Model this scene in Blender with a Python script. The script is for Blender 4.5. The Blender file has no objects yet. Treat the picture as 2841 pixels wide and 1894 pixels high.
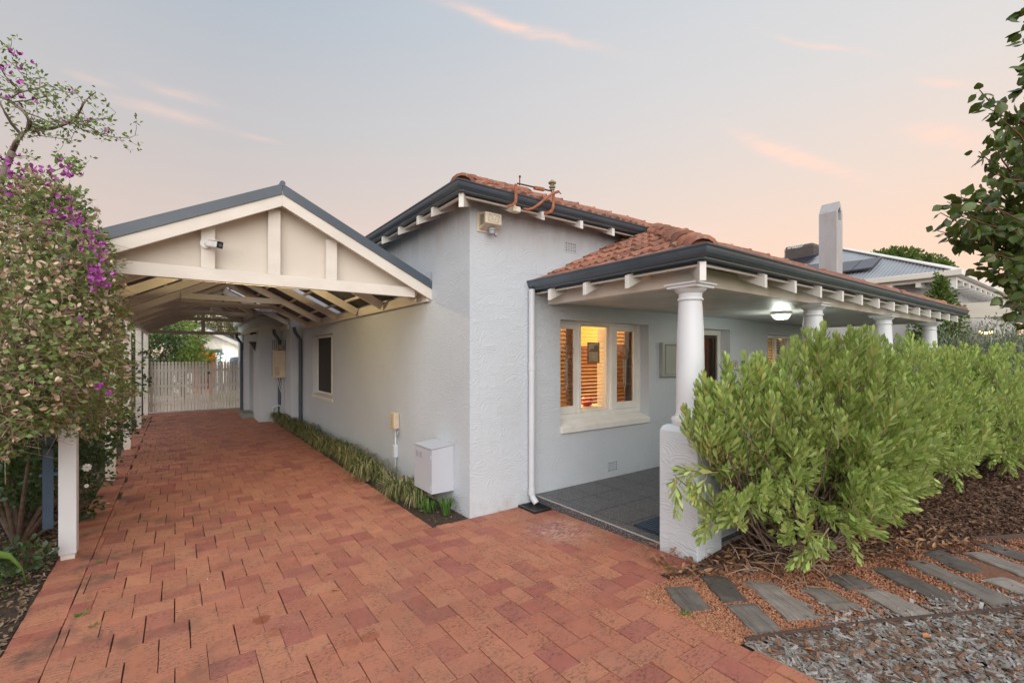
import bpy, math, random
import numpy as np
from mathutils import Vector, Matrix, Euler

random.seed(7); RNG = np.random.default_rng(7)
PI = math.pi
scene = bpy.context.scene
COL = scene.collection

# ------------------------------------------------------------------ camera
CAM_Z = 1.7
YAW = math.radians(36.0)
cam_d = bpy.data.cameras.new('camera'); cam = bpy.data.objects.new('camera', cam_d); COL.objects.link(cam)
cam.location = (0, 0, CAM_Z); cam.rotation_euler = (math.radians(90), 0, -YAW)
cam_d.sensor_width = 36; cam_d.lens = 36 * 1278 / 2841; cam_d.shift_y = 0.0148
cam_d.clip_start = 0.05; cam_d.clip_end = 3000
scene.camera = cam

# ------------------------------------------------------------------ world: dusk sky
SUN_EL, SUN_AZ = 30.0, 212.0      # azimuth clockwise from +Y
world = bpy.data.worlds.new('World'); scene.world = world; world.use_nodes = True

class NT:
    def __init__(s, tree): s.t = tree; s.n = tree.nodes; s.l = tree.links
    def node(s, typ, **kw):
        nd = s.n.new(typ)
        for k, v in kw.items():
            if k.startswith('_'): setattr(nd, k[1:], v)
        return nd
    def set(s, nd, sock, v):
        i = nd.inputs[sock]
        if hasattr(v, 'links') or isinstance(v, bpy.types.NodeSocket): s.l.new(v, i)
        elif v is not None:
            if isinstance(v, (tuple, list)) and len(v) == 3 and i.type == 'RGBA': v = (*v, 1)
            i.default_value = v
    def math(s, op, a, b=None, c=None, clamp=False):
        nd = s.n.new('ShaderNodeMath'); nd.operation = op; nd.use_clamp = clamp
        s.set(nd, 0, a)
        if b is not None: s.set(nd, 1, b)
        if c is not None: s.set(nd, 2, c)
        return nd.outputs[0]
    def mix(s, f, a, b, mode='MIX'):
        nd = s.n.new('ShaderNodeMix'); nd.data_type = 'RGBA'; nd.blend_type = mode
        s.set(nd, 0, f); s.set(nd, 6, a); s.set(nd, 7, b)
        return nd.outputs[2]
    def noise(s, vec, scale, detail=3, rough=.55, dist=0):
        nd = s.n.new('ShaderNodeTexNoise'); s.set(nd, 'Scale', scale); s.set(nd, 'Detail', detail)
        s.set(nd, 'Roughness', rough); s.set(nd, 'Distortion', dist)
        if vec is not None: s.l.new(vec, nd.inputs['Vector'])
        return nd.outputs['Fac']
    def ramp(s, f, stops):
        nd = s.n.new('ShaderNodeValToRGB'); cr = nd.color_ramp
        while len(cr.elements) < len(stops): cr.elements.new(0.5)
        for e, (p, c) in zip(cr.elements, stops):
            e.position = p; e.color = (*c, 1) if not isinstance(c, (int, float)) else (c, c, c, 1)
        s.set(nd, 0, f); return nd.outputs[0]
    def mapr(s, f, a, b, c=0., d=1.):
        nd = s.n.new('ShaderNodeMapRange'); s.set(nd, 0, f); s.set(nd, 1, a); s.set(nd, 2, b); s.set(nd, 3, c); s.set(nd, 4, d)
        return nd.outputs[0]
    def mapping(s, vec, scale=(1, 1, 1), rot=(0, 0, 0), loc=(0, 0, 0)):
        nd = s.n.new('ShaderNodeMapping'); s.l.new(vec, nd.inputs[0])
        nd.inputs['Scale'].default_value = scale; nd.inputs['Rotation'].default_value = rot; nd.inputs['Location'].default_value = loc
        return nd.outputs[0]

def s2l(r, g, b):
    f = lambda c: (c / 255 / 12.92) if c / 255 <= .04045 else ((c / 255 + .055) / 1.055) ** 2.4
    return (f(r), f(g), f(b))

W = NT(world.node_tree); W.n.clear()
geo = W.n.new('ShaderNodeTexCoord').outputs['Generated']
sep = W.n.new('ShaderNodeSeparateXYZ'); W.l.new(geo, sep.inputs[0])
sx, sy, sz = sep.outputs
hl = W.math('SQRT', W.math('ADD', W.math('MULTIPLY', sx, sx), W.math('MULTIPLY', sy, sy)))
tane = W.math('DIVIDE', sz, W.math('MAXIMUM', hl, 0.02))
el = W.math('MULTIPLY', W.math('ARCTANGENT', tane), 2 / PI)          # 0..1 horizon to zenith
aza = W.math('ARCTAN2', sx, sy)                                      # azimuth from +Y, towards +X
# left part of the view is cooler, right part warmer and brighter
side = W.mapr(W.math('COSINE', W.math('SUBTRACT', aza, math.radians(100))), -0.1, 0.95)
rl = W.ramp(el, [(0.0, s2l(219, 192, 172)), (0.17, s2l(205, 188, 178)), (0.27, s2l(188, 186, 186)), (0.40, s2l(168, 179, 190)), (0.8, s2l(148, 165, 190))])
rr = W.ramp(el, [(0.0, s2l(252, 204, 168)), (0.12, s2l(244, 207, 179)), (0.20, s2l(231, 210, 194)), (0.30, s2l(216, 211, 207)), (0.45, s2l(203, 208, 212)), (0.8, s2l(174, 190, 210))])
skycol = W.mix(side, rl, rr)
soft = W.noise(W.mapping(geo, (1.2, 1.2, 6)), 2.2, 4, .5)
skycol = W.mix(W.mapr(soft, .3, .75, 0, .06), skycol, s2l(236, 204, 192))
# thin pink streak clouds: (azimuth deg, elevation deg, half length deg, half width deg, tilt deg, strength)
for (ca, ce, ha, hw, tilt, st) in [(67.5, 20.3, 5.0, .6, 30, 1.0), (79, 19.1, 2.6, .75, 27, .7), (79.2, 23.2, 2.0, .3, 27, .4), (36, 35.6, 9.0, .5, 12, .6),
                                   (69.7, 29.4, 4.2, .22, 25, .35), (.2, 24.7, 3.0, .4, 1, .30), (-.8, 22.8, 4.0, .45, 1, .34), (-6.5, 24, 1.6, .3, 0, .25), (7.2, 22.5, 1.6, .25, 2, .2), (58, 14, 6, .9, 6, .18), (12, 15, 9, .5, 2, .14),
                                   (150, 30, 9, 1, 10, .5), (-110, 24, 9, 1, -10, .5), (-60, 38, 8, .8, 12, .4), (200, 20, 10, 1, 5, .5)]:
    a = W.math('SUBTRACT', aza, math.radians(ca)); e = W.math('SUBTRACT', W.math('ARCTANGENT', tane), math.radians(ce))
    t = math.radians(tilt)
    u = W.math('SUBTRACT', W.math('MULTIPLY', a, math.cos(t)), W.math('MULTIPLY', e, math.sin(t)))
    v = W.math('ADD', W.math('MULTIPLY', a, math.sin(t)), W.math('MULTIPLY', e, math.cos(t)))
    bend = W.math('MULTIPLY', W.math('SUBTRACT', W.noise(geo, 9, 3), .5), math.radians(1.6))
    v = W.math('ADD', v, bend)
    uu = W.math('DIVIDE', u, math.radians(ha)); vv = W.math('DIVIDE', v, math.radians(hw))
    g = W.math('EXPONENT', W.math('MULTIPLY', W.math('ADD', W.math('POWER', W.math('ABSOLUTE', uu), 2.), W.math('MULTIPLY', vv, vv)), -1.0))
    br = W.mapr(W.noise(W.mapping(geo, (1, 1, 7)), 16, 5, .65), .3, .62)
    g = W.math('MULTIPLY', W.math('MULTIPLY', g, W.math('ADD', W.math('MULTIPLY', br, .7), .3)), st)
    skycol = W.mix(W.math('MULTIPLY', g, 1.25, clamp=True), skycol, s2l(255, 212, 190))
nish = W.n.new('ShaderNodeTexSky'); nish.sky_type = 'NISHITA'; nish.sun_disc = False
nish.sun_elevation = math.radians(SUN_EL); nish.sun_rotation = math.radians(SUN_AZ)
bg1 = W.n.new('ShaderNodeBackground'); W.l.new(skycol, bg1.inputs[0]); bg1.inputs[1].default_value = 0.64
bg2 = W.n.new('ShaderNodeBackground'); W.l.new(nish.outputs[0], bg2.inputs[0]); bg2.inputs[1].default_value = 0.008
add = W.n.new('ShaderNodeAddShader'); W.l.new(bg1.outputs[0], add.inputs[0]); W.l.new(bg2.outputs[0], add.inputs[1])
wo = W.n.new('ShaderNodeOutputWorld'); W.l.new(add.outputs[0], wo.inputs[0])

sun_d = bpy.data.lights.new('sun', 'SUN'); sun_d.energy = 2.0; sun_d.angle = math.radians(80); sun_d.color = (1.0, .975, .955)
sun = bpy.data.objects.new('sun', sun_d); COL.objects.link(sun)
az = math.radians(SUN_AZ); elv = math.radians(SUN_EL)
dvec = Vector((math.sin(az) * math.cos(elv), math.cos(az) * math.cos(elv), math.sin(elv)))
sun.rotation_euler = dvec.to_track_quat('Z', 'Y').to_euler(); sun.location = dvec * 30

vs = scene.view_settings; vs.view_transform = 'Standard'; vs.look = 'None'; vs.gamma = 1; vs.use_curve_mapping = False; vs.exposure = 0.78

# ------------------------------------------------------------------ pixel -> place helpers (source pixels of a 2841 px wide survey photo)
_F = (math.sin(YAW), math.cos(YAW)); _R = (math.cos(YAW), -math.sin(YAW))
def ray(x, y):
    u = (x - 1420.5) / 1278.; v = (989. - y) / 1278.
    return Vector((_F[0] + _R[0] * u, _F[1] + _R[1] * u, v))
def at_t(x, y, t): return Vector((0, 0, CAM_Z)) + ray(x, y) * t
def at_y(x, y, Y): d = ray(x, y); return at_t(x, y, Y / d[1])
def at_x(x, y, X): d = ray(x, y); return at_t(x, y, X / d[0])
def on_g(x, y, z=0.05): d = ray(x, y); return at_t(x, y, (z - CAM_Z) / d[2])
def depth(p): return p[0] * _F[0] + p[1] * _F[1]
def proj(p):
    D = depth(p); r = p[0] * _R[0] + p[1] * _R[1]
    return (1420.5 + 1278 * r / D, 989 - 1278 * (p[2] - CAM_Z) / D) if D > .05 else (-9999, -9999)
def in_view(p, m=60):
    x, y = proj(p); return -m < x < 2841 + m and -m < y < 1894 + m

def gz(x, y):
    a = min(max((4.0 - y) / 3.0, 0), 1) * 0.06
    b = min(max((x - 1.2) / 2.0, 0), 1)
    return a * b

# ------------------------------------------------------------------ object helpers
WL = {}
def wl(o): return WL.get(o.name, Vector((0, 0, 0))) if o else Vector((0, 0, 0))
def thing(name, label, cat, loc=(0, 0, 0), group=None):
    o = bpy.data.objects.new(name, None); COL.objects.link(o); o.empty_display_size = .1
    o.location = loc; WL[o.name] = Vector(loc); tag(o, label, cat, group); return o
def tag(o, label, cat, group=None):
    o['label'] = label; o['category'] = cat
    if group: o['group'] = group
    return o
def link(name, me, parent=None, mat4=None):
    o = bpy.data.objects.new(name, me); COL.objects.link(o)
    M4 = mat4 if mat4 is not None else Matrix.Identity(4)
    if parent: o.parent = parent; o.matrix_local = Matrix.Translation(-wl(parent)) @ M4
    else: o.matrix_local = M4
    WL[o.name] = M4.to_translation()
    return o
def as_child_origin(o):   # sub-parts of o use world coordinates when o sits at the origin
    return o

class MB:
    def __init__(s): s.v = []; s.f = []; s.mi = []; s.m = 0
    def add(s, vs, fs):
        b = len(s.v); s.v += [tuple(p) for p in vs]
        for f in fs: s.f.append([b + i for i in f]); s.mi.append(s.m)
        return s
    def box(s, x0, x1, y0, y1, z0, z1):
        x0, x1 = sorted((x0, x1)); y0, y1 = sorted((y0, y1)); z0, z1 = sorted((z0, z1))
        return s.add([(x0, y0, z0), (x1, y0, z0), (x1, y1, z0), (x0, y1, z0), (x0, y0, z1), (x1, y0, z1), (x1, y1, z1), (x0, y1, z1)],
                     [(0, 3, 2, 1), (4, 5, 6, 7), (0, 1, 5, 4), (1, 2, 6, 5), (2, 3, 7, 6), (3, 0, 4, 7)])
    def hexa(s, lo, hi):  # lo, hi: four points each, counter-clockwise seen from hi
        return s.add(list(lo) + list(hi), [(0, 3, 2, 1), (4, 5, 6, 7), (0, 1, 5, 4), (1, 2, 6, 5), (2, 3, 7, 6), (3, 0, 4, 7)])
    def prism(s, pts, off):
        n = len(pts); off = Vector(off); p2 = [Vector(p) + off for p in pts]
        fs = [tuple(reversed(range(n))), tuple(range(n, 2 * n))] + [(i, (i + 1) % n, n + (i + 1) % n, n + i) for i in range(n)]
        return s.add(list(pts) + p2, fs)
    def beam(s, p0, p1, w, h, up=(0, 0, 1)):
        p0 = Vector(p0); p1 = Vector(p1); d = (p1 - p0).normalized(); up = Vector(up)
        sd = d.cross(up).normalized(); u = sd.cross(d).normalized()
        a = [p0 + sd * (w / 2 * i) + u * (h / 2 * j) for i, j in ((-1, -1), (1, -1), (1, 1), (-1, 1))]
        b = [q + (p1 - p0) for q in a]
        return s.add(a + b, [(0, 1, 2, 3), (7, 6, 5, 4), (0, 4, 5, 1), (1, 5, 6, 2), (2, 6, 7, 3), (3, 7, 4, 0)])
    def tube(s, path, rad, n=8, cap=True):
        path = [Vector(p) for p in path]; k = len(path)
        if not isinstance(rad, (list, tuple)): rad = [rad] * k
        up = Vector((0.13, .21, .97)); vs_ = []; 
        for i, p in enumerate(path):
            d = (path[min(i + 1, k - 1)] - path[max(i - 1, 0)])
            d = d.normalized() if d.length > 1e-7 else Vector((0, 0, 1))
            a = d.cross(up); 
            if a.length < .15: a = d.cross(Vector((1, 0, 0)))
            a.normalize(); b = d.cross(a)
            for j in range(n):
                t = 2 * PI * j / n; vs_.append(p + (a * math.cos(t) + b * math.sin(t)) * rad[i])
        fs = [(i * n + j, i * n + (j + 1) % n, (i + 1) * n + (j + 1) % n, (i + 1) * n + j) for i in range(k - 1) for j in range(n)]
        if cap: fs += [tuple(reversed(range(n))), tuple(range((k - 1) * n, k * n))]
        return s.add(vs_, fs)
    def lathe(s, prof, c, n=24):
        vs_ = [(c[0] + r * math.cos(2 * PI * j / n), c[1] + r * math.sin(2 * PI * j / n), c[2] + z) for r, z in prof for j in range(n)]
        k = len(prof)
        fs = [(i * n + j, i * n + (j + 1) % n, (i + 1) * n + (j + 1) % n, (i + 1) * n + j) for i in range(k - 1) for j in range(n)]
        fs += [tuple(reversed(range(n))), tuple(range((k - 1) * n, k * n))]
        return s.add(vs_, fs)
    def mesh(s, name, mats, smooth=False):
        me = bpy.data.meshes.new(name); me.from_pydata(s.v, [], s.f)
        for m in (mats if isinstance(mats, (list, tuple)) else [mats]): me.materials.append(m)
        if isinstance(mats, (list, tuple)) and len(mats) > 1: me.polygons.foreach_set('material_index', s.mi)
        if smooth: me.polygons.foreach_set('use_smooth', [True] * len(s.f))
        me.update(); return me
    def build(s, name, mats, parent=None, smooth=False, bevel=0, auto=0):
        o = link(name, s.mesh(name, mats, smooth), parent)
        if bevel:
            b = o.modifiers.new('bevel', 'BEVEL'); b.width = bevel; b.segments = 2; b.limit_method = 'ANGLE'; b.angle_limit = math.radians(50)
            b.harden_normals = False
        if auto and smooth:
            try:
                e = o.modifiers.new('edge', 'EDGE_SPLIT'); e.split_angle = math.radians(auto)
            except Exception: pass
        return o

def struct(o): o['kind'] = 'structure'; return o
def stuff(o): o['kind'] = 'stuff'; return o

def big_mesh(name, tv, tf, mats4, mat, tmi=None, smooth=False):
    """join many copies of one small template; tv (n,3), tf list of faces, mats4 (k,4,4)"""
    tv = np.asarray(tv, float); n = len(tv); k = len(mats4)
    M_ = np.asarray(mats4, float)
    V = np.einsum('kij,nj->kni', M_[:, :3, :3], tv) + M_[:, None, :3, 3]
    me = bpy.data.meshes.new(name)
    loops = np.array([i for f in tf for i in f]); sizes = np.array([len(f) for f in tf])
    L = (loops[None, :] + (np.arange(k) * n)[:, None]).ravel()
    SZ = np.tile(sizes, k)
    me.vertices.add(n * k); me.vertices.foreach_set('co', V.ravel().astype(np.float32))
    me.loops.add(len(L)); me.loops.foreach_set('vertex_index', L.astype(np.int32))
    me.polygons.add(len(SZ)); st = np.concatenate([[0], np.cumsum(SZ)[:-1]])
    me.polygons.foreach_set('loop_start', st.astype(np.int32)); me.polygons.foreach_set('loop_total', SZ.astype(np.int32))
    for m in (mat if isinstance(mat, (list, tuple)) else [mat]): me.materials.append(m)
    if tmi is not None: me.polygons.foreach_set('material_index', np.tile(np.array(tmi, np.int32), k))
    me.polygons.foreach_set('use_smooth', np.full(len(SZ), bool(smooth)))
    me.update(calc_edges=True); me.validate()
    return me
def tmesh(name, tv, tf, mat, tmi=None, smooth=False):
    return big_mesh(name, tv, tf, np.eye(4)[None], mat, tmi, smooth)
def mat4(loc, rot=(0, 0, 0), sc=1.0):
    s_ = sc if isinstance(sc, (tuple, list)) else (sc, sc, sc)
    return Matrix.LocRotScale(Vector(loc), Euler(rot), Vector(s_))
def frame4(loc, dirv, roll=0., sc=1.0):
    """local +Z along dirv"""
    q = Vector(dirv).to_track_quat('Z', 'Y'); m = q.to_matrix().to_4x4() @ Matrix.Rotation(roll, 4, 'Z')
    s_ = sc if isinstance(sc, (tuple, list)) else (sc, sc, sc)
    return Matrix.Translation(loc) @ m @ Matrix.Diagonal((*s_, 1))

# ------------------------------------------------------------------ materials
def mat(name, c1, c2=None, rough=.6, ns=8., nd_=4, bump=0, bs=60., bd=.004, island=0., icol=None, spec=.4, metal=0., mapsc=(1, 1, 1), lo=.35, hi=.65, trans=0., extra=None, coord='pos'):
    m = bpy.data.materials.new(name); m.use_nodes = True; T = NT(m.node_tree); b = T.n['Principled BSDF']
    pos = T.n.new('ShaderNodeNewGeometry').outputs['Position'] if coord == 'pos' else T.n.new('ShaderNodeTexCoord').outputs['Object']
    vec = T.mapping(pos, mapsc) if mapsc != (1, 1, 1) else pos
    c2 = c2 or tuple(c * .8 for c in c1)
    col = T.mix(T.mapr(T.noise(vec, ns, nd_), lo, hi), c1, c2)
    if island or icol:
        g = T.n.new('ShaderNodeNewGeometry'); oi = T.n.new('ShaderNodeObjectInfo')
        r = T.math('FRACT', T.math('ADD', g.outputs['Random Per Island'], T.math('MULTIPLY', oi.outputs['Random'], 7.31)))
        if icol: col = T.mix(.5 if not isinstance(icol[0], (int, float)) or True else 1, col, T.ramp(r, icol)) if not isinstance(icol, dict) else col
        if island:
            r2 = T.math('FRACT', T.math('MULTIPLY', r, 17.77))
            hs = T.n.new('ShaderNodeHueSaturation'); T.l.new(col, hs.inputs['Color']); T.l.new(T.mapr(r2, 0, 1, 1 - island, 1 + island), hs.inputs['Value'])
            col = hs.outputs[0]
    if extra: col = extra(T, col, pos, b)
    T.set(b, 'Base Color', col); b.inputs['Roughness'].default_value = rough; b.inputs['Metallic'].default_value = metal
    b.inputs['Specular IOR Level'].default_value = spec
    if bump:
        bn = T.n.new('ShaderNodeBump'); bn.inputs['Strength'].default_value = bump; bn.inputs['Distance'].default_value = bd
        T.l.new(T.noise(vec, bs, 5, .6), bn.inputs['Height']); T.l.new(bn.outputs[0], b.inputs['Normal'])
    if trans:
        out = T.n['Material Output']; tr = T.n.new('ShaderNodeBsdfTranslucent'); T.set(tr, 'Color', T.mix(.5, col, (.3, .4, .05), 'MIX'))
        mx = T.n.new('ShaderNodeMixShader'); mx.inputs[0].default_value = trans
        T.l.new(b.outputs[0], mx.inputs[1]); T.l.new(tr.outputs[0], mx.inputs[2]); T.l.new(mx.outputs[0], out.inputs[0])
    return m

def stucco_mat(name, col, strength=.55):
    m = bpy.data.materials.new(name); m.use_nodes = True; T = NT(m.node_tree); b = T.n['Principled BSDF']
    pos = T.n.new('ShaderNodeNewGeometry').outputs['Position']
    big = T.noise(pos, .8, 4); fine = T.noise(pos, 14, 5, .6)
    c = T.mix(T.mapr(big, .3, .7), col, tuple(x * .93 for x in col))
    c = T.mix(T.mapr(fine, .6, .8, 0, .05), c, tuple(x * .8 for x in col))
    sp = T.n.new('ShaderNodeSeparateXYZ'); T.l.new(pos, sp.inputs[0])
    dirt = T.math('MULTIPLY', T.mapr(sp.outputs[2], .0, .22, 1, 0), T.mapr(T.noise(pos, 9, 4), .42, .75))
    c = T.mix(T.math('MULTIPLY', dirt, .45), c, (.33, .24, .18))
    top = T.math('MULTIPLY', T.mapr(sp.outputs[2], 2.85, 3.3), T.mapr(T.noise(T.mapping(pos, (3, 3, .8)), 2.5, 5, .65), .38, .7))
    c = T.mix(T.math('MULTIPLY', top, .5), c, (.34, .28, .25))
    streak = T.noise(T.mapping(pos, (6, 6, .35)), 2.2, 3, .5)
    c = T.mix(T.mapr(streak, .56, .8, 0, .10), c, (.42, .38, .33))
    T.set(b, 'Base Color', c); b.inputs['Roughness'].default_value = .55; b.inputs['Specular IOR Level'].default_value = .35
    # trowelled arcs: many short curved ridges from voronoi-cell fans
    wv = T.n.new('ShaderNodeVectorMath'); wv.operation = 'ADD'
    nz = T.n.new('ShaderNodeTexNoise'); nz.inputs['Scale'].default_value = 4.5; nz.inputs['Detail'].default_value = 3; T.l.new(pos, nz.inputs['Vector'])
    sc_ = T.n.new('ShaderNodeVectorMath'); sc_.operation = 'SCALE'; T.l.new(nz.outputs['Color'], sc_.inputs[0]); sc_.inputs['Scale'].default_value = .10
    T.l.new(pos, wv.inputs[0]); T.l.new(sc_.outputs[0], wv.inputs[1])
    vo = T.n.new('ShaderNodeTexVoronoi'); vo.feature = 'F1'; vo.inputs['Scale'].default_value = 3.8; vo.inputs['Randomness'].default_value = 1
    T.l.new(T.mapping(wv.outputs[0], (1, 1, 1.7)), vo.inputs['Vector'])
    ph = T.math('ADD', T.math('MULTIPLY', sp.outputs[2], 140), T.math('MULTIPLY', vo.outputs['Distance'], 34))
    ph = T.math('ADD', ph, T.math('MULTIPLY', T.noise(pos, 6, 4, .6), 15))
    w1 = T.math('POWER', T.math('MULTIPLY', T.math('ADD', T.math('SINE', ph), 1.0), .5), 2.6)
    brk = T.mapr(T.noise(T.mapping(pos, (1, 1, 1.6)), 9, 4, .6), .36, .62, .12, 1)
    w1 = T.math('MULTIPLY', w1, brk)
    h = T.math('ADD', T.math('MULTIPLY', w1, .6), T.math('MULTIPLY', T.noise(pos, 26, 4, .6), .35))
    bn = T.n.new('ShaderNodeBump'); bn.inputs['Strength'].default_value = strength; bn.inputs['Distance'].default_value = .0058
    T.l.new(h, bn.inputs['Height']); T.l.new(bn.outputs[0], b.inputs['Normal'])
    return m

RUST_SPOTS = [(.443, 3.36, .055, .8), (.50, 3.17, .06, .4), (.95, 2.77, .055, .55), (.84, 2.77, .05, .35)]
def brick_extra(T, col, pos, b):
    sepc = T.n.new('ShaderNodeSeparateXYZ'); T.l.new(pos, sepc.inputs[0])
    # dark firing specks and short cracks, mossy darkening in worn tracks, scuffs
    sp = T.mapr(T.noise(T.mapping(pos, (1, 1.8, 1)), 38, 5, .85), .50, .60)
    patch = T.mapr(T.noise(pos, 6.5, 3), .36, .56)
    col = T.mix(T.math('MULTIPLY', T.math('MULTIPLY', sp, patch), .85), col, (.085, .05, .035))
    grime = T.mapr(T.noise(pos, 1.1, 5, .6), .5, .78)
    col = T.mix(T.math('MULTIPLY', grime, .42), col, (.15, .09, .06))
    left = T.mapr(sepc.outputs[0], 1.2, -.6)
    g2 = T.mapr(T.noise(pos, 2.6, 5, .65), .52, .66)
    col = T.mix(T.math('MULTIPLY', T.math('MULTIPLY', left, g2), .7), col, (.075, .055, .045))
    pale = T.mapr(T.noise(T.mapping(pos, (1, 3, 1)), 22, 5, .7), .66, .8)
    col = T.mix(T.math('MULTIPLY', pale, .22), col, (.55, .38, .30))
    for (qx, qy, rr_, st_) in RUST_SPOTS:
        dd = T.n.new('ShaderNodeVectorMath'); dd.operation = 'DISTANCE'; T.l.new(pos, dd.inputs[0]); dd.inputs[1].default_value = (qx, qy, 0)
        rim = T.math('ADD', dd.outputs['Value'], T.math('MULTIPLY', T.noise(pos, 18, 4), rr_ * 1.1))
        col = T.mix(T.mapr(rim, rr_ * 1.65, rr_ * 1.35, 0, st_), col, (.22, .055, .02))
    chalk_d = T.n.new('ShaderNodeVectorMath'); chalk_d.operation = 'DISTANCE'; T.l.new(pos, chalk_d.inputs[0]); chalk_d.inputs[1].default_value = (3.02, 3.35, 0)
    ch = T.math('MULTIPLY', T.mapr(chalk_d.outputs['Value'], .42, .12), T.mapr(T.noise(T.mapping(pos, (1, 5, 1)), 16, 4, .6), .5, .6))
    col = T.mix(T.math('MULTIPLY', ch, .6), col, (.55, .50, .46))
    return col

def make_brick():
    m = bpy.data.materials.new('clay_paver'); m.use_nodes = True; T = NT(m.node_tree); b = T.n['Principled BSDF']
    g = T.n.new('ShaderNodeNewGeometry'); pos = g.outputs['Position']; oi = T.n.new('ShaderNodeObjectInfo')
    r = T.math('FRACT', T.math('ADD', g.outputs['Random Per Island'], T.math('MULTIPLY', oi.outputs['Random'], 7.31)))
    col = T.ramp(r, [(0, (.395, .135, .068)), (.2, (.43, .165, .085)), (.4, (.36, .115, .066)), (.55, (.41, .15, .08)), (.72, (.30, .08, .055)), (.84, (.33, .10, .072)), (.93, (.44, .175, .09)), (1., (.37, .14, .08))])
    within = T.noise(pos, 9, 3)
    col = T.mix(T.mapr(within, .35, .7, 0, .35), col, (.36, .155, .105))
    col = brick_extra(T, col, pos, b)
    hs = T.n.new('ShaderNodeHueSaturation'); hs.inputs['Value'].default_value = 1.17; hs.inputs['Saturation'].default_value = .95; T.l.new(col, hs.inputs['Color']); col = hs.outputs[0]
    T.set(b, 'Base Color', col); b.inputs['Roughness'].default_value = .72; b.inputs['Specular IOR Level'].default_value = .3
    bn = T.n.new('ShaderNodeBump'); bn.inputs['Strength'].default_value = .5; bn.inputs['Distance'].default_value = .003
    T.l.new(T.noise(pos, 70, 5, .7), bn.inputs['Height']); T.l.new(bn.outputs[0], b.inputs['Normal'])
    return m

def tile_extra(T, col, pos, b):
    li = T.mapr(T.noise(pos, 22, 4, .6), .56, .65)
    col = T.mix(T.math('MULTIPLY', li, .7), col, (.38, .34, .26))
    dk = T.mapr(T.noise(pos, 11, 5, .7), .48, .7)
    return T.mix(T.math('MULTIPLY', dk, .7), col, (.085, .05, .04))

def paint_extra(T, col, pos, b):
    d = T.mapr(T.noise(pos, 3.2, 6, .7), .6, .85)
    col = T.mix(T.math('MULTIPLY', d, .35), col, (.30, .26, .22))
    s_ = T.mapr(T.noise(T.mapping(pos, (4, 4, 1)), 14, 4, .6), .6, .8)
    return T.mix(T.math('MULTIPLY', s_, .12), col, (.35, .3, .25))

def terrazzo_extra(T, col, pos, b):
    vo = T.n.new('ShaderNodeTexVoronoi'); vo.inputs['Scale'].default_value = 78; T.l.new(pos, vo.inputs['Vector'])
    fl = T.mapr(vo.outputs['Distance'], .34, .26)
    r = T.n.new('ShaderNodeSeparateColor'); T.l.new(vo.outputs['Color'], r.inputs[0])
    fl = T.math('MULTIPLY', fl, T.mapr(r.outputs[0], .45, .55))
    return T.mix(T.math('MULTIPLY', fl, .8), col, (.42, .41, .40))

def wood_extra(T, col, pos, b):
    rot = math.atan2(-.50, -.30)
    w = T.noise(T.mapping(T.mapping(pos, (1, 1, 1), (0, 0, -rot)), (3, 75, 20)), 1.3, 5, .7)
    col = T.mix(T.mapr(w, .45, .68, 0, .8), col, (.05, .045, .04))
    col = T.mix(T.mapr(T.noise(pos, 5, 4), .5, .7, 0, .35), col, (.36, .33, .30))
    return col

STUCCO = stucco_mat('painted_stucco', (.55, .595, .635), .7)
STUCCO_P = stucco_mat('painted_stucco_pier', (.60, .645, .685), .8)
CREAM = mat('cream_render', (.72, .68, .60), rough=.7, ns=5, bump=.3, bs=90)
WHITE = mat('white_paint', (.78, .765, .72), (.70, .68, .63), rough=.45, ns=3, extra=paint_extra, bump=.15, bs=30, bd=.002)
TRIM = mat('cream_white_timber', (.76, .71, .63), (.69, .64, .56), rough=.5, ns=3, extra=paint_extra, bump=.2, bs=24, bd=.002, mapsc=(1, .4, 2))
PANEL = mat('cream_board', (.70, .64, .55), (.66, .60, .51), rough=.6, ns=2, extra=paint_extra)
COLPAINT = mat('column_paint', (.71, .735, .76), (.67, .695, .72), rough=.38, ns=2, bump=.12, bs=18, bd=.002)
SLATE = mat('slate_blue_metal', (.060, .083, .105), (.075, .10, .125), rough=.32, ns=3, spec=.55, extra=lambda T, c, p, b: T.mix(T.mapr(T.noise(p, 5, 5, .7), .62, .8, 0, .25), c, (.28, .27, .27)))
SLATE2 = mat('slate_blue_paint', (.045, .075, .12), (.055, .09, .13), rough=.45)
BRICK = make_brick()
SAND = mat('joint_sand', (.09, .065, .05), (.045, .05, .025), rough=.95, ns=14)
SOIL = mat('garden_soil', (.075, .05, .035), (.04, .028, .02), rough=.95, ns=20, bump=.8, bs=60, bd=.01)
PALESAND = mat('pale_sand', (.42, .36, .28), (.25, .2, .15), rough=.95, ns=12, bump=.6, bs=90, bd=.006)
GRASSY = mat('ground_earth', (.10, .10, .05), (.14, .11, .07), rough=.95, ns=3, bump=.5, bs=30, bd=.02)
TILE = mat('terracotta_tile', (.36, .145, .085), (.25, .105, .07), rough=.8, ns=6, island=.32, extra=tile_extra, bump=.7, bs=60, bd=.004)
TERR = mat('dark_terrazzo', (.062, .062, .066), (.085, .083, .085), rough=.35, ns=12, extra=terrazzo_extra)
GROUT = mat('pale_grout', (.42, .41, .40), rough=.85)
SLEEPER = mat('weathered_sleeper', (.31, .27, .235), (.22, .185, .155), rough=.9, ns=5, island=.35, extra=wood_extra, bump=.7, bs=30, bd=.006)
SLEEPERD = mat('dark_sleeper', (.13, .11, .095), (.085, .07, .06), rough=.9, ns=5, island=.3, extra=wood_extra, bump=.7, bs=30, bd=.006)
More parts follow.
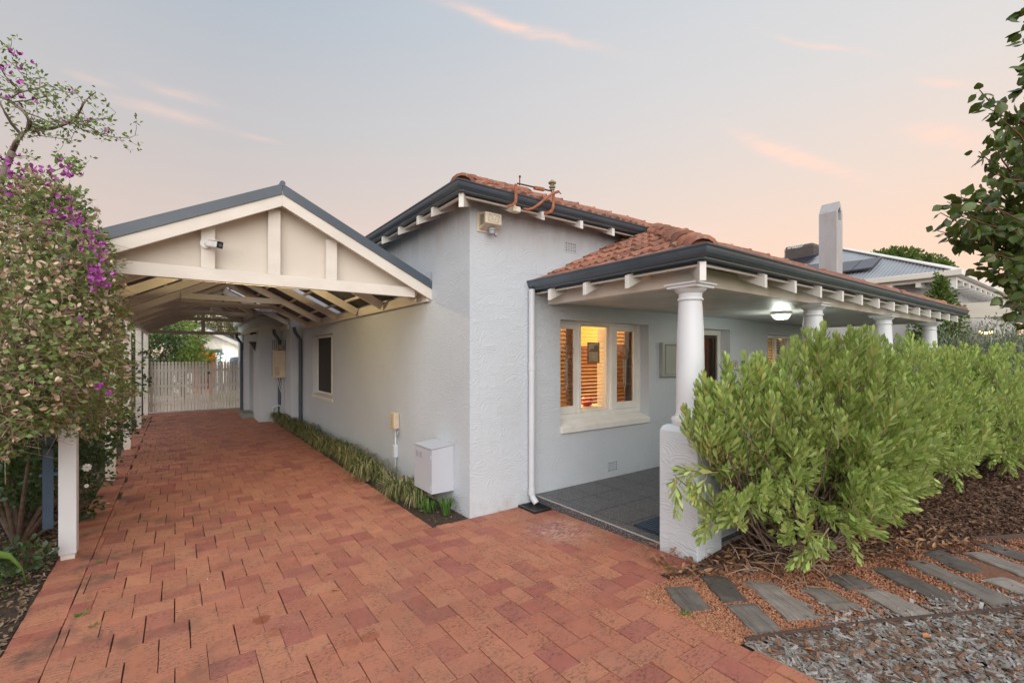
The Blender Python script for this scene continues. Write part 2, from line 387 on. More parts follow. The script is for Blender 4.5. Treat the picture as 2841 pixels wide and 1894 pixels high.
PEBBLE = mat('red_gravel', (.42, .19, .10), (.34, .14, .075), rough=.8, ns=30, icol=[(0, (.45, .21, .11)), (.3, (.36, .13, .07)), (.55, (.52, .32, .19)), (.8, (.22, .09, .06)), (1, (.50, .24, .13))])
CHIP = mat('wood_chip', (.29, .27, .25), (.17, .15, .13), rough=.9, ns=20, icol=[(0, (.37, .35, .325)), (.22, (.14, .12, .10)), (.4, (.52, .49, .455)), (.52, (.10, .07, .05)), (.7, (.27, .17, .11)), (.85, (.36, .33, .30)), (1, (.66, .64, .61))])
MULCH = mat('leaf_litter', (.16, .085, .05), (.09, .05, .035), rough=.85, ns=14, icol=[(0, (.075, .045, .035)), (.35, (.16, .08, .045)), (.6, (.06, .04, .03)), (.8, (.26, .14, .075)), (.93, (.36, .22, .13)), (1, (.40, .30, .22))])
FALLEN = mat('fallen_leaf', (.50, .21, .08), (.40, .15, .06), rough=.6, ns=40)
DRYPINK = mat('pink_leaf', (.55, .25, .2), rough=.7)
GRAVEL_EDGE = mat('rust_steel_edge', (.10, .065, .05), (.07, .05, .045), rough=.8, ns=9)
RUST = mat('rusty_bracket', (.42, .15, .07), (.28, .09, .045), rough=.75, ns=25, bump=.4, bs=60)
RUSTD = mat('rust_dark', (.11, .05, .035), rough=.8)
CERAMIC = mat('old_ceramic', (.36, .33, .22), (.2, .17, .1), rough=.35, ns=30)
BEIGE = mat('beige_plastic', (.62, .53, .40), (.55, .45, .32), rough=.5, ns=6)
ALARM = mat('aged_white_plastic', (.72, .67, .55), (.66, .58, .44), rough=.45, ns=14)
GREYP = mat('grey_pvc', (.36, .40, .44), rough=.4)
PIPE = mat('painted_pipe', (.60, .62, .65), (.55, .57, .60), rough=.4, ns=2)
BOXM = mat('pale_painted_metal', (.48, .50, .545), (.45, .47, .51), rough=.4, ns=2, bump=.1, bs=200, bd=.001)
BOXG = mat('green_grey_metal', (.36, .38, .35), (.33, .35, .32), rough=.35, ns=2)
BLACK = mat('black_plastic', (.02, .02, .022), rough=.35)
DARK = mat('dark_void', (.012, .012, .013), rough=.9)
SCREEN = mat('insect_screen', (.035, .033, .032), rough=.7)
WHITEP = mat('white_plastic', (.75, .74, .71), rough=.35)
LEAD = mat('lead_came', (.30, .29, .27), rough=.4, metal=.6)
WOODDOOR = mat('red_timber_door', (.32, .10, .045), (.22, .06, .03), rough=.4, ns=3, mapsc=(20, 20, 1))
WOODFR = mat('dark_picture_frame', (.16, .055, .025), rough=.4)
ROOM = mat('warm_room_wall', (.80, .56, .20), (.72, .47, .14), rough=.7, ns=2)
SLAT = mat('white_timber_slat', (.84, .80, .70), rough=.45)
BARK = mat('brown_bark', (.16, .11, .08), (.09, .06, .045), rough=.9, ns=20, bump=.6, bs=40, bd=.006)
BARKG = mat('grey_bark', (.24, .19, .16), (.15, .11, .09), rough=.9, ns=25, bump=.5, bs=60, bd=.004)
TWIG = mat('dry_twig', (.38, .28, .21), (.24, .16, .12), rough=.9, ns=20)
STEM = mat('pale_stem', (.36, .29, .16), (.34, .20, .12), rough=.7, ns=30)
CORR = mat('zincalume', (.38, .40, .42), (.33, .35, .37), rough=.42, ns=2, metal=.35)
CORRU = mat('carport_sheet', (.14, .15, .15), (.10, .11, .11), rough=.5, ns=2, metal=.1)
SOLAR = mat('solar_panel', (.018, .022, .035), (.025, .03, .05), rough=.15, ns=2, spec=.6)
NWALL = mat('neighbour_wall', (.58, .57, .56), rough=.7, ns=2)
STEPG = mat('green_grey_stone', (.26, .27, .22), (.2, .21, .17), rough=.8, ns=12)
MORTAR = mat('dark_mat', (.03, .04, .055), rough=.9)

def leafm(name, c1, c2, icol, trans=.25, rough=.45, island=.25, ns=3):
    return mat(name, c1, c2, rough=rough, ns=ns, island=island, icol=icol, trans=trans, spec=.35)
LEUC = leafm('silvery_green_leaf', (.38, .49, .15), (.27, .38, .11), [(0, (.19, .31, .07)), (.3, (.40, .56, .12)), (.6, (.52, .62, .28)), (.85, (.72, .78, .26)), (.96, (.60, .54, .16)), (1, (.50, .28, .10))], trans=.38, island=.3)
BOUG = leafm('bougainvillea_leaf', (.19, .26, .08), (.13, .19, .07), [(0, (.10, .18, .05)), (.4, (.23, .35, .10)), (.78, (.36, .46, .17)), (.96, (.40, .40, .18)), (1, (.42, .28, .16))], trans=.3)
CAMEL = leafm('glossy_dark_leaf', (.045, .085, .03), (.03, .065, .022), [(0, (.035, .075, .025)), (.7, (.06, .12, .04)), (1, (.10, .15, .05))], trans=.15, rough=.3)
MAGENTA = mat('magenta_bract', (.44, .10, .40), (.34, .07, .31), rough=.5, ns=20, island=.25, trans=.0)
PAPER = mat('dry_paper_bract', (.66, .52, .38), (.54, .40, .28), rough=.8, ns=20, island=.2, trans=.01)
PETAL = mat('white_petal', (.85, .85, .83), rough=.5, island=.1)
YELLOWC = mat('yellow_stamen', (.6, .38, .06), rough=.6)
PEAR = leafm('pear_leaf', (.07, .11, .025), (.055, .09, .025), [(0, (.045, .08, .02)), (.5, (.08, .13, .03)), (.8, (.12, .15, .05)), (.95, (.15, .10, .06)), (1, (.22, .08, .06))], trans=.2, rough=.28)
REDTW = mat('red_brown_twig', (.17, .07, .05), rough=.6)
LIRI = leafm('strappy_leaf', (.09, .13, .04), (.07, .10, .04), [(0, (.06, .10, .03)), (.35, (.13, .18, .05)), (.52, (.42, .34, .17)), (1, (.74, .58, .36))], trans=.2)
LIRIG = leafm('bright_strappy_leaf', (.12, .27, .05), (.09, .2, .04), None, trans=.3)
OLIVE = leafm('grey_green_leaf', (.20, .24, .16), (.16, .20, .12), [(0, (.15, .19, .11)), (.7, (.24, .28, .19)), (1, (.32, .33, .24))], trans=.2)
TREEG = leafm('tree_leaf', (.10, .16, .04), (.07, .12, .03), [(0, (.06, .11, .025)), (.6, (.13, .20, .05)), (1, (.22, .28, .07))], trans=.3)
TREEY = leafm('yellow_green_leaf', (.22, .34, .07), (.16, .27, .05), [(0, (.17, .28, .05)), (.6, (.26, .38, .09)), (1, (.40, .42, .10))], trans=.35)
GUM = leafm('dry_tree_leaf', (.16, .17, .07), (.12, .13, .06), [(0, (.11, .12, .06)), (.6, (.19, .20, .08)), (1, (.26, .24, .12))], trans=.2)
WEED = leafm('weed_leaf', (.16, .28, .06), (.12, .22, .05), None, trans=.3)

def glass(name, tint=(1, 1, 1), gloss=.25, rough=.02):
    m = bpy.data.materials.new(name); m.use_nodes = True; T = NT(m.node_tree); T.n.remove(T.n['Principled BSDF'])
    tr = T.n.new('ShaderNodeBsdfTransparent'); tr.inputs[0].default_value = (*tint, 1)
    gl = T.n.new('ShaderNodeBsdfGlossy'); gl.inputs['Roughness'].default_value = rough; gl.inputs[0].default_value = (.9, .9, .9, 1)
    lw = T.n.new('ShaderNodeLayerWeight'); lw.inputs[0].default_value = .5
    mx = T.n.new('ShaderNodeMixShader'); T.l.new(T.math('ADD', T.math('MULTIPLY', T.math('POWER', lw.outputs['Facing'], 4.), .6), gloss, clamp=True), mx.inputs[0])
    T.l.new(tr.outputs[0], mx.inputs[1]); T.l.new(gl.outputs[0], mx.inputs[2]); T.l.new(mx.outputs[0], T.n['Material Output'].inputs[0])
    return m
GLASS = glass('window_glass', (1, 1, 1), .02)
GLASSD = glass('dusky_leaded_glass', (.68, .64, .62), .07, .05)
def emit(name, col, st):
    m = bpy.data.materials.new(name); m.use_nodes = True; T = NT(m.node_tree); T.n.remove(T.n['Principled BSDF'])
    e = T.n.new('ShaderNodeEmission'); e.inputs[0].default_value = (*col, 1); e.inputs[1].default_value = st
    T.l.new(e.outputs[0], T.n['Material Output'].inputs[0]); return m
BULB = emit('lit_bulb', (1, .97, .9), 14)
LAMPG = emit('lit_lamp_glass', (.95, 1, .93), 1.8)
WARMB = emit('warm_bulb', (1, .62, .2), 6)
CLEARP = mat('translucent_sheet', (.75, .75, .80), rough=.4); 
_t = NT(CLEARP.node_tree); _b = _t.n['Principled BSDF']; _b.inputs['Transmission Weight'].default_value = .0
_tr = _t.n.new('ShaderNodeBsdfTranslucent'); _tr.inputs[0].default_value = (.85, .85, .9, 1); _mx = _t.n.new('ShaderNodeMixShader'); _mx.inputs[0].default_value = .75
_t.l.new(_b.outputs[0], _mx.inputs[1]); _t.l.new(_tr.outputs[0], _mx.inputs[2]); _t.l.new(_mx.outputs[0], _t.n['Material Output'].inputs[0])

def light(name, loc, energy, col, size=.05, parent=None):
    d = bpy.data.lights.new(name, 'POINT'); d.energy = energy; d.color = col; d.shadow_soft_size = size
    o = bpy.data.objects.new(name, d); COL.objects.link(o)
    if parent: o.parent = parent; o.location = Vector(loc) - wl(parent)
    else: o.location = loc
    return o
# ================================================================== GROUND, PAVING, BEDS
def grid_sheet(name, x0, x1, y0, y1, nx, ny, zf, m, inside=None):
    b = MB(); xs = [x0 + (x1 - x0) * i / nx for i in range(nx + 1)]; ys = [y0 + (y1 - y0) * j / ny for j in range(ny + 1)]
    b.v = [(x, y, zf(x, y)) for y in ys for x in xs]
    for j in range(ny):
        for i in range(nx):
            if inside and not inside((xs[i] + xs[i + 1]) / 2, (ys[j] + ys[j + 1]) / 2): continue
            a = j * (nx + 1) + i; b.f.append([a, a + 1, a + nx + 2, a + nx + 1]); b.mi.append(0)
    return b.build(name, m, smooth=True)
gb = MB(); gb.add([(-500, -500, -.09), (500, -500, -.09), (500, 500, -.09), (-500, 500, -.09)], [(0, 1, 2, 3)])
struct(gb.build('ground', GRASSY))
paving = struct(grid_sheet('paving', -.82, 3.42, -1.6, 17.7, 8, 40, lambda x, y: gz(x, y) - .022, SAND, lambda x, y: not (y > 4.2 and x > 2.0)))

# chamfered unit paver
c = .008
pv = [(-.5, -.5, -1), (.5, -.5, -1), (.5, .5, -1), (-.5, .5, -1), (-.5, -.5, -.03), (.5, -.5, -.03), (.5, .5, -.03), (-.5, .5, -.03),
      (-.5 + c, -.5 + c, 0), (.5 - c, -.5 + c, 0), (.5 - c, .5 - c, 0), (-.5 + c, .5 - c, 0)]
pf = [(0, 1, 5, 4), (1, 2, 6, 5), (2, 3, 7, 6), (3, 0, 4, 7), (4, 5, 9, 8), (5, 6, 10, 9), (6, 7, 11, 10), (7, 4, 8, 11), (8, 9, 10, 11)]
rects = []
PL, PW = .227, .1505
REG = [(-.585, 2.655, -1.3, 2.10), (-.585, 3.372, 2.10, 4.185), (-.585, 1.845, 4.185, 17.5)]
def clip_add(x0, x1, y0, y1):
    if x0 > -.585 and x1 < 1.845 and -1.3 < y0 and y1 < 17.5: rects.append((x0, x1, y0, y1)); return
    if x0 > -.585 and x1 < 2.655 and -1.3 < y0 and y1 < 4.185: rects.append((x0, x1, y0, y1)); return
    for (a, b_, c_, d_) in REG:
        X0, X1, Y0, Y1 = max(x0, a), min(x1, b_), max(y0, c_), min(y1, d_)
        if X1 - X0 > .035 and Y1 - Y0 > .035: rects.append((X0, X1, Y0, Y1))
ox, oy = 1.499, 2.441
for i in range(-140, 141):
    for j in range(-60, 61):
        x = ox + i * PW - j * PL; y = oy + i * PW + j * PL
        if -1.2 < x < 4 and -2 < y < 18:
            clip_add(x, x + PL, y, y + PW)                      # lying across the drive
            clip_add(x, x + PW, y + PW, y + PW + PL)            # lying along the drive
y = -1.3
while y < 17.4:
    rects.append((-.812, -.587, y, y + .112)); y += .1135
y = 4.2
while y < 13.4:
    rects.append((1.847, 2.06, y, y + .112)); y += .1135
pav = []
for (x0, x1, y0, y1) in rects:
    gx = random.choice([.003, .0035, .005, .008 if x0 < .9 and y0 < 6 else .003]); gy = random.uniform(.0018, .0042)
    cx_, cy_ = (x0 + x1) / 2, (y0 + y1) / 2; p = Vector((cx_, cy_, gz(cx_, cy_) + random.gauss(0, .0011)))
    d_ = depth(p)
    vis = d_ > .4 and in_view(p, 120)
    m4 = mat4(p + Vector((random.gauss(0, .0012), random.gauss(0, .0012), 0)), (random.gauss(0, .0035), random.gauss(0, .0035), random.gauss(0, .006)), (x1 - x0 - gx, y1 - y0 - gy, .045))
    pav.append(((x1 - x0) * (y1 - y0) / d_ ** 3 if vis else -1, m4))
pav.sort(key=lambda t: -t[0])
pm = tmesh('paver', pv, pf, BRICK)
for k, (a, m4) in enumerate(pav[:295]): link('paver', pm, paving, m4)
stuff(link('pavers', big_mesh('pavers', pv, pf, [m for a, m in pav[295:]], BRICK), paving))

# right-hand beds: lines of the two steel edges of the sleeper path
LO = [(2.683, 1.374), (2.981, 1.225), (3.476, .971), (3.871, .763), (4.438, .465), (5.6, -.14), (7.5, -1.1)]
UP = [(3.144, 2.091), (3.44, 1.946), (4.3, 1.55), (5.588, .989), (6.244, .654), (7.6, -.05), (9.5, -1.0)]
def line_y(L, x):
    for (xa, ya), (xb, yb) in zip(L, L[1:]):
        if x <= xb: return ya + (yb - ya) * (x - xa) / (xb - xa)
    return L[-1][1]
from mathutils import noise as mnoise
def bedz(x, y): return gz(x, y) - .012 + .018 * mnoise.noise(Vector((x * 2.2, y * 2.2, 0))) * min(1, max(0, (x - 2.75) * 1.5)) + (.05 * min(1, max(0, (y - line_y(UP, x)) / .9)) if y > line_y(UP, x) else 0)
struct(grid_sheet('garden_bed', 2.66, 13.5, -3.2, 2.3, 108, 55, lambda x, y: bedz(x, y) - .004, SOIL, lambda x, y: not (x < 3.36 and y > 2.1)))
struct(grid_sheet('garden_bed_left', -7, -.815, -1.5, 18, 40, 80, lambda x, y: -.012 + .03 * mnoise.noise(Vector((x * 1.3, y * 1.3, 3))), SOIL))
struct(grid_sheet('planting_strip', 2.062, 2.6, 4.19, 13.6, 6, 60, lambda x, y: -.008 + .012 * mnoise.noise(Vector((x * 5, y * 5, 3))), SOIL))
def path_bed():
    b = MB()
    pts = [(2.60, 2.12)] + UP[:5] ; lo = [(2.66, 1.39)] + LO[:6]
    xs = [2.62 + i * .1 for i in range(0, 50)]
    for x in xs:
        yl = max(line_y(LO, x), -9) if x > 2.683 else 1.39; yu = line_y(UP, x) if x > 3.144 else 2.10
        b.v += [(x, yl, bedz(x, yl) + .006), (x, yu, bedz(x, yu) + .006)]
    for i in range(len(xs) - 1): b.f.append([2 * i, 2 * i + 2, 2 * i + 3, 2 * i + 1]); b.mi.append(0)
    return struct(b.build('gravel_path', mat('gravel_fines', (.26, .12, .07), (.17, .08, .05), rough=.95, ns=60, bump=.6, bs=120, bd=.005)))
path_bed()
struct(MB().add([(2.66, 1.36, -.006 + gz(2.7, 1.36)), (2.66, -.2, -.006 + gz(2.7, -.2)), (2.80, -.2, -.010 + gz(2.8, -.2)), (2.76, .5, -.010 + gz(2.8, .5)), (2.84, .9, -.010 + gz(2.9, .9)), (2.95, 1.18, -.010 + gz(3, 1.1))], [(0, 1, 2, 3), (0, 3, 4, 5)]).build('sand_margin', PALESAND))

def edging(name, L, w, label, z=.02):
    o = MB(); 
    for (xa, ya), (xb, yb) in zip(L, L[1:]):
        o.beam((xa, ya, gz(xa, ya) + z - .03), (xb, yb, gz(xb, yb) + z - .03 + .002), w, .07)
    return tag(o.build(name, GRAVEL_EDGE), label, 'garden edging', 'steel edgings of the sleeper path')
edging('garden_edging', LO, .012, 'thin rusty steel edging between the red gravel path and the grey wood chips')
edging('garden_edging', UP, .012, 'thin rusty steel edging between the red gravel path and the leaf litter under the shrubs', .025)

SLP = [  # corners of each sleeper on the ground, label
 ([(2.824, 2.034), (2.992, 1.928), (2.838, 1.669), (2.664, 1.771)], 'D', 'short dark brown sleeper nearest the brick paving, at the tip of the gravel path'),
 ([(3.182, 1.979), (3.338, 1.849), (3.119, 1.58), (2.96, 1.675)], 'D', 'dark sleeper with pale sandy stains, second from the brick paving and nearest the pier'),
 ([(2.94, 1.64), (3.124, 1.532), (2.956, 1.285), (2.778, 1.372)], 'P', 'short pale grey sleeper beside the brick paving with its lower end at the steel edging'),
 ([(3.353, 1.742), (3.52, 1.605), (3.27, 1.188), (3.071, 1.31)], 'P', 'long brown-grey sleeper with a pale knot, third along the path from the pier'),
 ([(3.56, 1.46), (3.707, 1.335), (3.62, 1.085), (3.438, 1.191)], 'P', 'short grey sleeper below the leafy tip of the big shrub'),
 ([(3.88, 1.39), (4.09, 1.33), (4.03, 1.13), (3.83, 1.23)], 'D', 'small dark sleeper half buried in leaf litter under the big shrub'),
 ([(3.842, 1.193), (4.015, 1.102), (3.875, .771), (3.68, .874)], 'P', 'brown-grey sleeper with a pale paint spot ending at the lower steel edging'),
 ([(4.331, 1.263), (4.486, 1.168), (4.252, .679), (4.058, .783)], 'D', 'long almost black sleeper in the middle of the gravel path'),
 ([(4.691, 1.146), (4.853, 1.047), (4.536, .499), (4.331, .596)], 'P', 'longest pale grey sleeper, just right of the almost black one'),
 ([(5.013, 1.146), (5.221, 1.05), (5.031, .72), (4.809, .814)], 'D', 'blackish sleeper by the upper steel edging with seedlings along its front edge'),
 ([(4.77, .70), (4.95, .62), (4.80, .25), (4.60, .34)], 'P', 'grey sleeper with a crack across, cut by the right edge of the photo'),
 ([(5.284, .90), (5.45, .80), (5.25, .40), (5.05, .50)], 'P', 'dark grey sleeper behind the cracked one at the right edge of the photo'),
 ([(5.60, .88), (5.76, .79), (5.62, .42), (5.42, .52)], 'D', 'farthest dark sleeper, under the upper steel edging at the right edge of the photo'),
]
for pts, kind, label in SLP:
    r = random.Random(hash(label) % 999); th = .045
    n = 7; b = MB(); rows = []
    A, B_, C_, D_ = [Vector((p[0], p[1], 0)) for p in pts]
    for i in range(n + 1):
        t = i / n; l = A.lerp(D_, t); rr_ = B_.lerp(C_, t); w = (rr_ - l).normalized()
        l = l + w * r.uniform(-.006, .01); rr_ = rr_ + w * r.uniform(-.01, .006)
        e = .006 if i in (0, n) else 0
        mid = (l + rr_) / 2; zt = gz(mid.x, mid.y) + .018 - e + r.uniform(-.002, .002); zb = zt - th
        rows.append([(l.x, l.y, zb), (l.x, l.y, zt - .006), (l.x + w.x * .012, l.y + w.y * .012, zt), (mid.x, mid.y, zt + .001), (rr_.x - w.x * .012, rr_.y - w.y * .012, zt), (rr_.x, rr_.y, zt - .006), (rr_.x, rr_.y, zb)])
    for row in rows: b.v += row
    for i in range(n):
        for j in range(6): b.f.append([i * 7 + j, i * 7 + j + 1, (i + 1) * 7 + j + 1, (i + 1) * 7 + j]); b.mi.append(0)
    b.f.append(list(range(7))); b.mi.append(0); b.f.append([n * 7 + j for j in reversed(range(7))]); b.mi.append(0)
    tag(b.build('timber_sleeper', SLEEPERD if kind == 'D' else SLEEPER), label, 'sleeper', 'weathered sleepers set in the gravel path')

def in_sleeper(x, y, g=.0):
    for pts, _, _ in SLP:
        ok = True
        for i in range(4):
            (xa, ya), (xb, yb) = pts[i], pts[(i + 1) % 4]
            if (xb - xa) * (y - ya) - (yb - ya) * (x - xa) > -g: ok = False; break
        if ok: return True
    return False

def scatter(name, n, samp, tv, tf, m, size, flat=.35, zoff=0., parent=None, aspect=None, depthcut=12):
    ms = []
    while n > 0:
        n -= 1
        p = samp()
        if p is None: continue
        x, y = p
        P_ = Vector((x, y, 0))
        if depth(P_) < .5 or depth(P_) > depthcut or not in_view(P_, 200): continue
        s_ = random.uniform(*size)
        asp = (s_, s_ * random.uniform(.55, 1), s_ * random.uniform(.5, 1)) if aspect is None else (s_ * aspect[0] * random.uniform(.5, 1.3), s_ * aspect[1] * random.uniform(.6, 1.3), s_ * aspect[2])
        ms.append(np.array(mat4((x, y, bedz(x, y) + zoff + random.uniform(0, .012)), (random.gauss(0, flat), random.gauss(0, flat), random.uniform(0, 6.28)), asp)))
    o = link(name, big_mesh(name, tv, tf, ms, m)); return stuff(o)
# a pebble: octahedron-ish with cut corners
pbv = [(0, 0, .5), (.5, 0, .05), (.15, .48, -.05), (-.4, .3, .1), (-.42, -.28, -.05), (.1, -.5, .05), (0, 0, -.45)]
pbf = [(0, 1, 2), (0, 2, 3), (0, 3, 4), (0, 4, 5), (0, 5, 1), (6, 2, 1), (6, 3, 2), (6, 4, 3), (6, 5, 4), (6, 1, 5)]
chv = [(-.5, -.4, 0), (.45, -.5, 0), (.55, .35, .05), (-.4, .5, 0), (-.5, -.4, .3), (.45, -.5, .25), (.55, .35, .35), (-.4, .5, .2)]
chf = [(4, 5, 6, 7), (0, 1, 5, 4), (1, 2, 6, 5), (2, 3, 7, 6), (3, 0, 4, 7)]
lfv = [(-.5, 0, 0), (-.15, -.26, .10), (.25, -.2, .06), (.55, .02, -.03), (.25, .22, .09), (-.15, .25, .04), (.0, 0, -.03)]
lff = [(0, 1, 6), (1, 2, 6), (2, 3, 6), (3, 4, 6), (4, 5, 6), (5, 0, 6)]
def s_path():
    x = 2.62 + 4.2 * random.random() ** 1.5
    lo_ = line_y(LO, x) if x > 2.683 else 1.39; up_ = line_y(UP, x) if x > 3.144 else 2.10 - max(0, x - 3.0) * .05
    y = random.uniform(lo_, up_)
    return None if in_sleeper(x, y, .004) and random.random() > .035 else (x, y)
def s_chip():
    x = 2.68 + 4.3 * random.random() ** 1.35; y = random.uniform(-1.2, line_y(LO, x) - .01)
    if x < 2.82 + .05 * math.sin(9 * y) and random.random() < .6: return None
    return (x, y)
def s_mulch():
    x = 3.0 + 8.5 * random.random() ** 1.3; yu = line_y(UP, x)
    if x < 3.4: return None if random.random() < .5 else (x, random.uniform(yu, 2.1))
    y = yu + random.random() ** 1.2 * (2.25 - yu)
    return (x, y)
scatter('gravel', 30000, s_path, pbv, pbf, PEBBLE, (.010, .022), .5, .006)
scatter('wood_chips', 40000, s_chip, chv, chf, CHIP, (.8, 1.5), .22, .004, aspect=(.038, .014, .010))
scatter('leaf_litter', 34000, s_mulch, lfv, lff, MULCH, (.7, 1.3), .35, .006, aspect=(.055, .040, .05), depthcut=14)
scatter('stray_leaves', 420, lambda: (lambda x: (x, line_y(UP, x) - abs(random.gauss(0, .16))))(random.uniform(3.1, 6.0)), lfv, lff, MULCH, (.7, 1.3), .35, .02, aspect=(.06, .045, .05))
scatter('brown_leaves', 520, lambda: (lambda x: (x, line_y(UP, x) + abs(random.gauss(0, .28)) - .10))(3.1 + 2.6 * random.random()), lfv, lff, mat('tan_leaf_litter', (.34, .19, .10), (.26, .13, .07), rough=.7, ns=30, island=.4), (.7, 1.2), .4, .03, aspect=(.085, .05, .07))
scatter('brown_chips', 3500, s_chip, chv, chf, mat('brown_bark_chip', (.22, .12, .07), (.13, .075, .05), rough=.9, ns=30, island=.4), (.7, 1.4), .25, .016, aspect=(.045, .016, .012))
scatter('stray_chips', 900, lambda: (lambda x: (x, line_y(LO, x) + abs(random.gauss(0, .13))))(random.uniform(3.2, 6.0)), chv, chf, CHIP, (.7, 1.2), .3, .014, aspect=(.045, .016, .012))
def s_left():
    return (-.83 - 3.2 * random.random() ** 1.4, random.uniform(1.2, 9))
_bz = bedz
bedz = lambda x, y: (_bz(x, y) if x > 2.4 else -.004)
LITTERL = mat('dry_leaf_litter', (.24, .16, .10), (.14, .095, .06), rough=.85, ns=14, icol=[(0, (.10, .07, .05)), (.4, (.26, .17, .10)), (.7, (.16, .12, .08)), (.9, (.40, .31, .22)), (1, (.5, .45, .36))])
scatter('leaf_litter', 12000, s_left, lfv, lff, LITTERL, (.6, 1.3), .35, .004, aspect=(.045, .032, .05))
scatter('leaf_litter', 700, lambda: (random.uniform(2.07, 2.48), random.uniform(4.2, 13.4)), lfv, lff, MULCH, (.6, 1.2), .35, .006, aspect=(.05, .03, .05), depthcut=20)
bedz = _bz

# ================================================================== HOUSE
HX, HY = 2.49, 4.185
house = thing('house', 'pale grey stuccoed cottage with terracotta tiled roof and white columned verandah', 'house', (HX, HY, 0))

def wall_grid(axis, c0, c1, u0, u1, z0, z1, holes, name, m, parent, zb=None):
    """wall between planes c0 (outside) and c1 on axis ('y': plane y=c, u=x; 'x': plane x=c, u=y) with rectangular holes (u0,u1,z0,z1)"""
    us = sorted({u0, u1} | {h[0] for h in holes} | {h[1] for h in holes}); zs = sorted({z0, z1} | {h[2] for h in holes} | {h[3] for h in holes})
    us = [u for u in us if u0 <= u <= u1]; zs = [z for z in zs if z0 <= z <= z1]
    hole = lambda u, z: any(h[0] < u < h[1] and h[2] < z < h[3] for h in holes)
    def P_(c, u, z): return (u, c, z) if axis == 'y' else (c, u, z)
    b = MB(); nu, nz_ = len(us) - 1, len(zs) - 1
    full = [[not hole((us[i] + us[i + 1]) / 2, (zs[j] + zs[j + 1]) / 2) for j in range(nz_)] for i in range(nu)]
    idx = {}
    def V_(c, u, z):
        k = (c, u, z)
        if k not in idx: idx[k] = len(b.v); b.v.append(P_(c, u, z))
        return idx[k]
    def F_(*q): b.f.append(list(q)); b.mi.append(0)
    for i in range(nu):
        for j in range(nz_):
            if not full[i][j]: continue
            a, c_, d, e = us[i], us[i + 1], zs[j], zs[j + 1]
            F_(V_(c0, a, d), V_(c0, c_, d), V_(c0, c_, e), V_(c0, a, e)); F_(V_(c1, c_, d), V_(c1, a, d), V_(c1, a, e), V_(c1, c_, e))
            if i == 0 or not full[i - 1][j]: F_(V_(c1, a, d), V_(c0, a, d), V_(c0, a, e), V_(c1, a, e))
            if i == nu - 1 or not full[i + 1][j]: F_(V_(c0, c_, d), V_(c1, c_, d), V_(c1, c_, e), V_(c0, c_, e))
            if j == 0 or not full[i][j - 1]: F_(V_(c0, a, d), V_(c1, a, d), V_(c1, c_, d), V_(c0, c_, d))
            if j == nz_ - 1 or not full[i][j + 1]: F_(V_(c0, a, e), V_(c0, c_, e), V_(c1, c_, e), V_(c1, a, e))
    return b.build(name, m, parent)
WT = .27
WIN = (3.768, 5.46, .80, 2.155); DOOR = (6.60, 7.66, .10, 2.155); WIN2 = (8.99, 10.1, .9, 2.12); SW = (9.47, 11.12, .86, 2.165)
VF = (4.60, 4.80, .168, .312); VU = (3.835, 4.035, 2.985, 3.115)
fw = wall_grid('y', HY, HY + WT, HX, 11.27, -.12, 3.36, [WIN, DOOR, WIN2], 'wall', STUCCO, house)
sw_ = wall_grid('x', HX, HX + WT, HY + WT, 12.24, -.12, 3.36, [SW], 'wall', STUCCO, house)
wall_grid('x', 11.27, 11.27 - WT, HY + WT, 12.24, -.12, 3.36, [], 'wall', STUCCO, house)
wall_grid('y', 12.24, 12.24 + .2, 2.236, 11.27, -.12, 3.36, [], 'wall', STUCCO, house)
wall_grid('x', 2.236, 2.236 + .2, 12.44, 13.55, -.12, 2.75, [], 'wall', STUCCO, house)
wall_grid('y', 13.55, 13.75, 1.72, 4.2, -.12, 2.75, [], 'wall', STUCCO, house)
BD = (14.65, 15.55, 0.02, 2.12); BW = (17.0, 17.35, 1.9, 2.45)
wall_grid('x', 1.72, 1.92, 13.75, 18.6, -.12, 2.75, [BD, BW], 'wall', STUCCO, house)

# verandah floor, tiles, riser
FZ = .099
pf_ = struct(MB().box(3.392, 11.3, 2.14, HY + .0, -.1, FZ - .012).build('verandah_floor', GROUT))
TS = .30
tb = []
xs_ = [3.392 + .09] ; 
while xs_[-1] < 11.2: xs_.append(xs_[-1] + .42)
ys_ = [HY]
while ys_[-1] > 2.2: ys_.append(ys_[-1] - .42)
cube_v = [(-.5, -.5, -1), (.5, -.5, -1), (.5, .5, -1), (-.5, .5, -1), (-.5, -.5, 0), (.5, -.5, 0), (.5, .5, 0), (-.5, .5, 0)]
cube_f = [(0, 3, 2, 1), (4, 5, 6, 7), (0, 1, 5, 4), (1, 2, 6, 5), (2, 3, 7, 6), (3, 0, 4, 7)]
tm_ = tmesh('floor_tile', cube_v, cube_f, TERR)
for i in range(len(xs_) - 1):
    for j in range(len(ys_) - 1):
        xa, xb = xs_[i] + .0045, xs_[i + 1] - .0045; ya, yb = max(ys_[j + 1], 2.16) + .0045, ys_[j] - .0045
        if yb - ya < .03: continue
        link('floor_tile', tm_, pf_, mat4(((xa + xb) / 2, (ya + yb) / 2, FZ), (0, 0, 0), (xb - xa, yb - ya, .01)))
# pale nosing strip and dark riser tiles on the drive side
link('nosing', tm_, pf_, mat4((3.372 + .053, (2.47 + HY) / 2, FZ + .0008), (0, 0, 0), (.106, HY - 2.47, .0105)))
MB().box(3.366, 3.372, 2.47, HY - .003, FZ - .012, FZ - .0005).build('nosing_trim', GROUT, pf_)
yy = HY - .003
while yy > 2.49:
    y2 = max(yy - .42, 2.473); MB().box(3.368, 3.391, y2 + .002, yy - .002, -.06, FZ - .014).build('riser_tile', TERR, pf_); yy = y2

